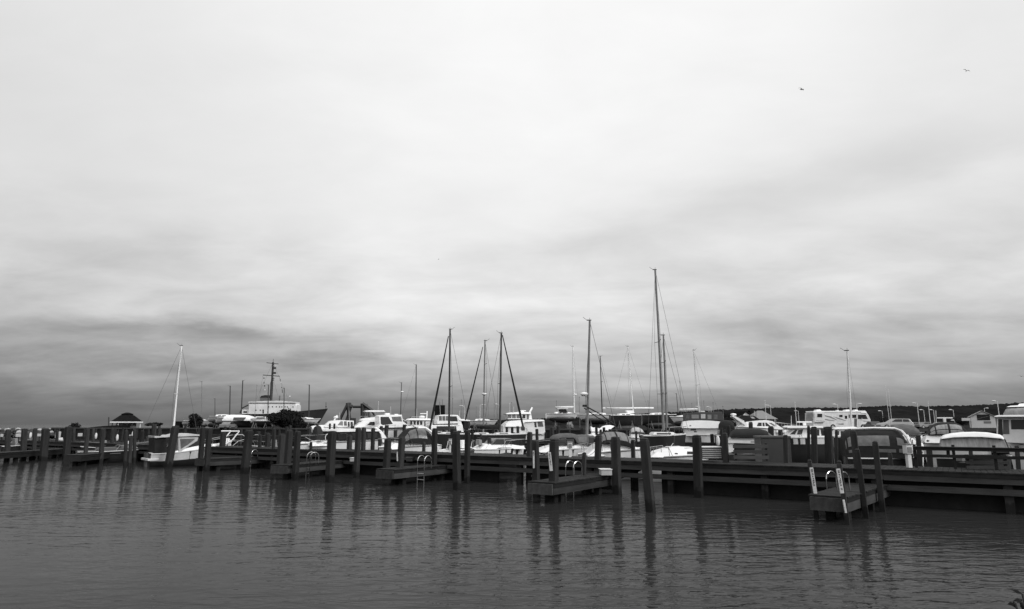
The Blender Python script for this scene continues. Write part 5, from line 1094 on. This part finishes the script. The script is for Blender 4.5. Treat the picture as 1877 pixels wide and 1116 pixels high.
def bench(label, px0, px1, pyt, pyb, D, rows, m='timber', h=None, posts=True):
    k = D/F; a = W(px0, pyb, D); c = W(px1, pyb, D); o = empty('slatted_bench', a, ANG+math.pi if h is None else h, label, 'bench'); H_ = gz(pyt, D)-a.z; L = (c-a).length*1.05
    for i in range(rows): z = H_*(.08+.94*i/rows); MB().box(0, L, -.03, .03, z, z+H_/rows*.62).build('slat', m, o, bevel=.006)
    for x in (.06, L-.12): MB().box(x, x+.09, .035, .12, 0, H_*1.0).build('leg', 'under', o)
    MB().box(.02, L-.02, .125, .55, H_*.42, H_*.47).build('seat', m, o)
bench('broad three-slatted timber bench in front of the pale tarpaulin', 1345, 1404, 812, 844, 29.0, 3, h=R(-8))
bench('long low timber bench under the white topped tarpaulin boat', 1772, 1842, 833, 862, 25.0, 3, h=R(-6))
def dockbox(label, p0, p1, D, dep, m='grey', slats=0, lid='cream', h=0.0, nm='dock_box'):
    a = W(p0[0], p1[1], D); c = W(p1[0], p1[1], D); o = empty(nm, a, h, label, 'dock box'); L = c.x-a.x; H_ = gz(p0[1], D)-a.z
    MB().box(0, L, 0, dep, 0, H_*.9).build('body', m, o, bevel=.02); MB().box(-.03, L+.03, -.03, dep+.03, H_*.9+.002, H_).build('lid', lid, o, bevel=.02)
    for i in range(slats): z = H_*(.08+.8*i/slats); MB().box(.02, L-.02, -.03, -.001, z, z+H_*.05).build('slat', 'lightcanvas', o)
dockbox('slatted grey dock box with a pale lid right of the long white foredeck', (1287, 818.5), (1323, 841), 29.6, .8, 'midgrey', 5)
dockbox('white step box on the finger pier between two broad pilings', (1102, 860), (1122, 871.5), pz(1110, 873, .8), .7, 'lightcanvas', nm='step_box')
dockbox('small pale step box beside the left-centre pilings', (641, 839), (652, 846), pz(646, 847, .8)+.3, .6, 'lightcanvas', nm='step_box')
dockbox('dark cabinet with a pale corner panel behind the slatted bench', (1398, 799), (1452, 848), 30.5, .9, 'hull_dark', lid='hull_dark')
dockbox('small pale box on the pier at right of the lowest seat', (1763, 836), (1777, 846), 26.0, .5, 'grey')
dockbox('dark low locker on the pier below the domed cruiser', (744, 838), (756, 846), 37.5, .6, 'hull_dark', lid='hull_dark')
# railing on the right part of the pier
def railing():
    a = P(1677, 857, 1.35); o = empty('pier_railing', (a.x, a.y, 1.35), ANG+math.pi, 'dark timber railing with two horizontal rails along the right end of the pier', 'railing')
    L = 9.0; z1 = gz(820, a.y)-1.35
    for z in (z1-.1, z1*.52): MB().box(0, L, -.035, .035, z, z+.12).build('rail', 'under', o)
    MB().box(0, L, -.10, .06, z1+.022, z1+.05).build('cap_rail', 'timber', o)
    for i in range(8): MB().box(i*1.25, i*1.25+.1, .037, .13, 0, z1+.12).build('post', 'under', o)
railing()
def fender(label, px, py, D):
    p = W(px, py, D); o = empty('boat_fender', p, 0, label, 'fender'); g = MB(); g.ell((0, 0, 0), .12, .12, .33, 10, 8); g.build('body', 'cream', o, smooth=True); g = MB(); g.tube((0, 0, .3), (0, 0, .8), .015); g.build('line', 'rope', o)
for px, py, D, lb in ((1316, 808, 41, 'above the slatted dock box with the pale lid'), (56, 798, 70, 'between the second and third pilings from the left'), (108, 799, 72, 'left of the tall narrow notice board'), (176, 799, 70, 'right of the tenth piling from the left'), (215, 802, 66, 'below the left eave of the pavilion'), (186, 797, 74, 'below the low shed roof'), (244, 796, 60, 'below the right half of the pavilion'), (252, 824, 56, 'low on the water, left one of two under the pavilion'), (264, 823, 56, 'low on the water, right one of two under the pavilion')): fender('pale fender '+lb, px, py, D)
for o in bpy.data.objects:
    if o.name.startswith('boat_fender'): o['group'] = 'pale fenders among the pilings'
def line(label, a, b_, sag=.25):
    o = empty('mooring_line', a, 0, label, 'rope'); d = Vector(b_)-Vector(a); g = MB()
    g.path([d*(i/8)-Vector((0, 0, sag*4*(i/8)*(1-i/8))) for i in range(9)], .014, 4); g.build('rope', 'cream', o)
line('pale mooring line from the piling to the grey canopy cruiser bow', W(1012, 822, 33), W(974, 826, 39)); line('pale mooring line sagging across the striped canopy cruiser bow', W(1097, 816, 34), W(1070, 832, 37.5))
line('pale mooring line between the slim pilings left of the low cruiser', W(897, 812, 41), W(876, 822, 43)); line('pale mooring line from the ring buoy rail to the thick piling', W(606, 812, 42), W(560, 801, 47), .15)
line('pale mooring line to the long white foredeck', W(1234, 812, 36), W(1194, 838, 35.5)); line('pale mooring line at the stern of the cruiser with the canvas tent', W(310, 812, 50), W(286, 834, 50))
# small low boats in the dark left part
def dinghy(label, cx, D, h, L, m='hull_dark', x='grey'):
    s = Boat('small_open_boat', label, 'boat', cx, D, h); k = s.m; n = L/k/2*abs(math.cos(s.h)); sg = 1 if math.cos(s.h) > 0 else -1
    zy = lambda z: HOR-(z-H)*F/D+.0
    s.hull(cx-sg*n, cx+sg*n, 2.0, zy(.75), zy(1.0), m, draft=.3); s.cab('console', [(cx-4, zy(.7)), (cx-4, zy(1.5)), (cx+4, zy(1.5)), (cx+5, zy(.7))], .5, .4, x); s.rail(.4, .98, .4)
    s.cab('outboard_motor', [(cx-sg*n, zy(.4)), (cx-sg*n, zy(1.2)), (cx-sg*(n+4), zy(1.2)), (cx-sg*(n+3), zy(.4))], .2, .16, 'black'); return s
b = Boat('dark_launch', 'long low black hulled launch beneath the pavilion, left of the tented cruiser', 'boat', 206, 54, 5)
b.hull(142, 266, 2.6, 826, 824, 'hull_dark', draft=.4); b.cab('cockpit', [(176, 826), (180, 821), (214, 820), (232, 825)], .9, .75, 'hull_dark').cab('console', [(222, 824), (224, 816), (231, 816), (236, 824)], .5, .4, 'midgrey'); b.rail(.55, .98, .35)
b.tube('trim_line', [(168, 832, -1.32), (220, 830.5, -1.32)], .02, 'grey')
b.cab('engine_cover', [(232, 823), (238, 818), (250, 818), (256, 823)], .5, .4, 'grey')
dinghy('small dark open boat with a grey console at the far left', 34, 68, 15, 5.5)
dinghy('dark open boat with a pale console below the left breakwater bush', 115, 72, 200, 5.5, x='cream')
dinghy('dark open boat below the low shed left of the pavilion', 195, 60, 195, 6, x='grey')
dinghy('pale trimmed open boat under the pavilion', 238, 57, 10, 5, 'hull_dark', 'cream')
dinghy('small open boat between the cabin cruiser bow and the silver rails', 505, 62, 188, 5, 'hull_dark', 'grey')
dinghy('dark open boat half hidden behind the ramp of the left-centre finger', 690, 60, 12, 5)
def board(label, px0, py0, px1, py1, D):
    s = Boat('notice_board', label, 'sign', (px0+px1)/2, D, 0, 1.3 if D > 65 else 0); s.box('board', (px0, py0), (px1, py1), -.04, .04, 'lightcanvas'); s.tube('post', [((px0+px1)/2, py1-.2, .08), ((px0+px1)/2, py1+12, .08)], .05, 'under')
board('pale square notice board, first from the left edge', 1, 795.5, 6, 801, 66); board('pale square notice board between the first two big left pilings', 29, 795, 39, 801, 66)
board('pale square notice board right of the slim fender', 68, 795, 76, 800, 66); board('pale square notice board below the breakwater bush', 143, 794, 151, 800, 66); board('pale square notice board under the pavilion', 237, 797, 243, 804, 66)
board('tall narrow pale notice board behind the fifth left pilings', 102, 791, 111, 803, 66)
pr = [o for o in bpy.data.objects if o.parent is None and o.type == 'EMPTY' and 'label' not in o.keys()]
print('UNLABELLED', [o.name for o in pr], 'objects', len(bpy.data.objects))
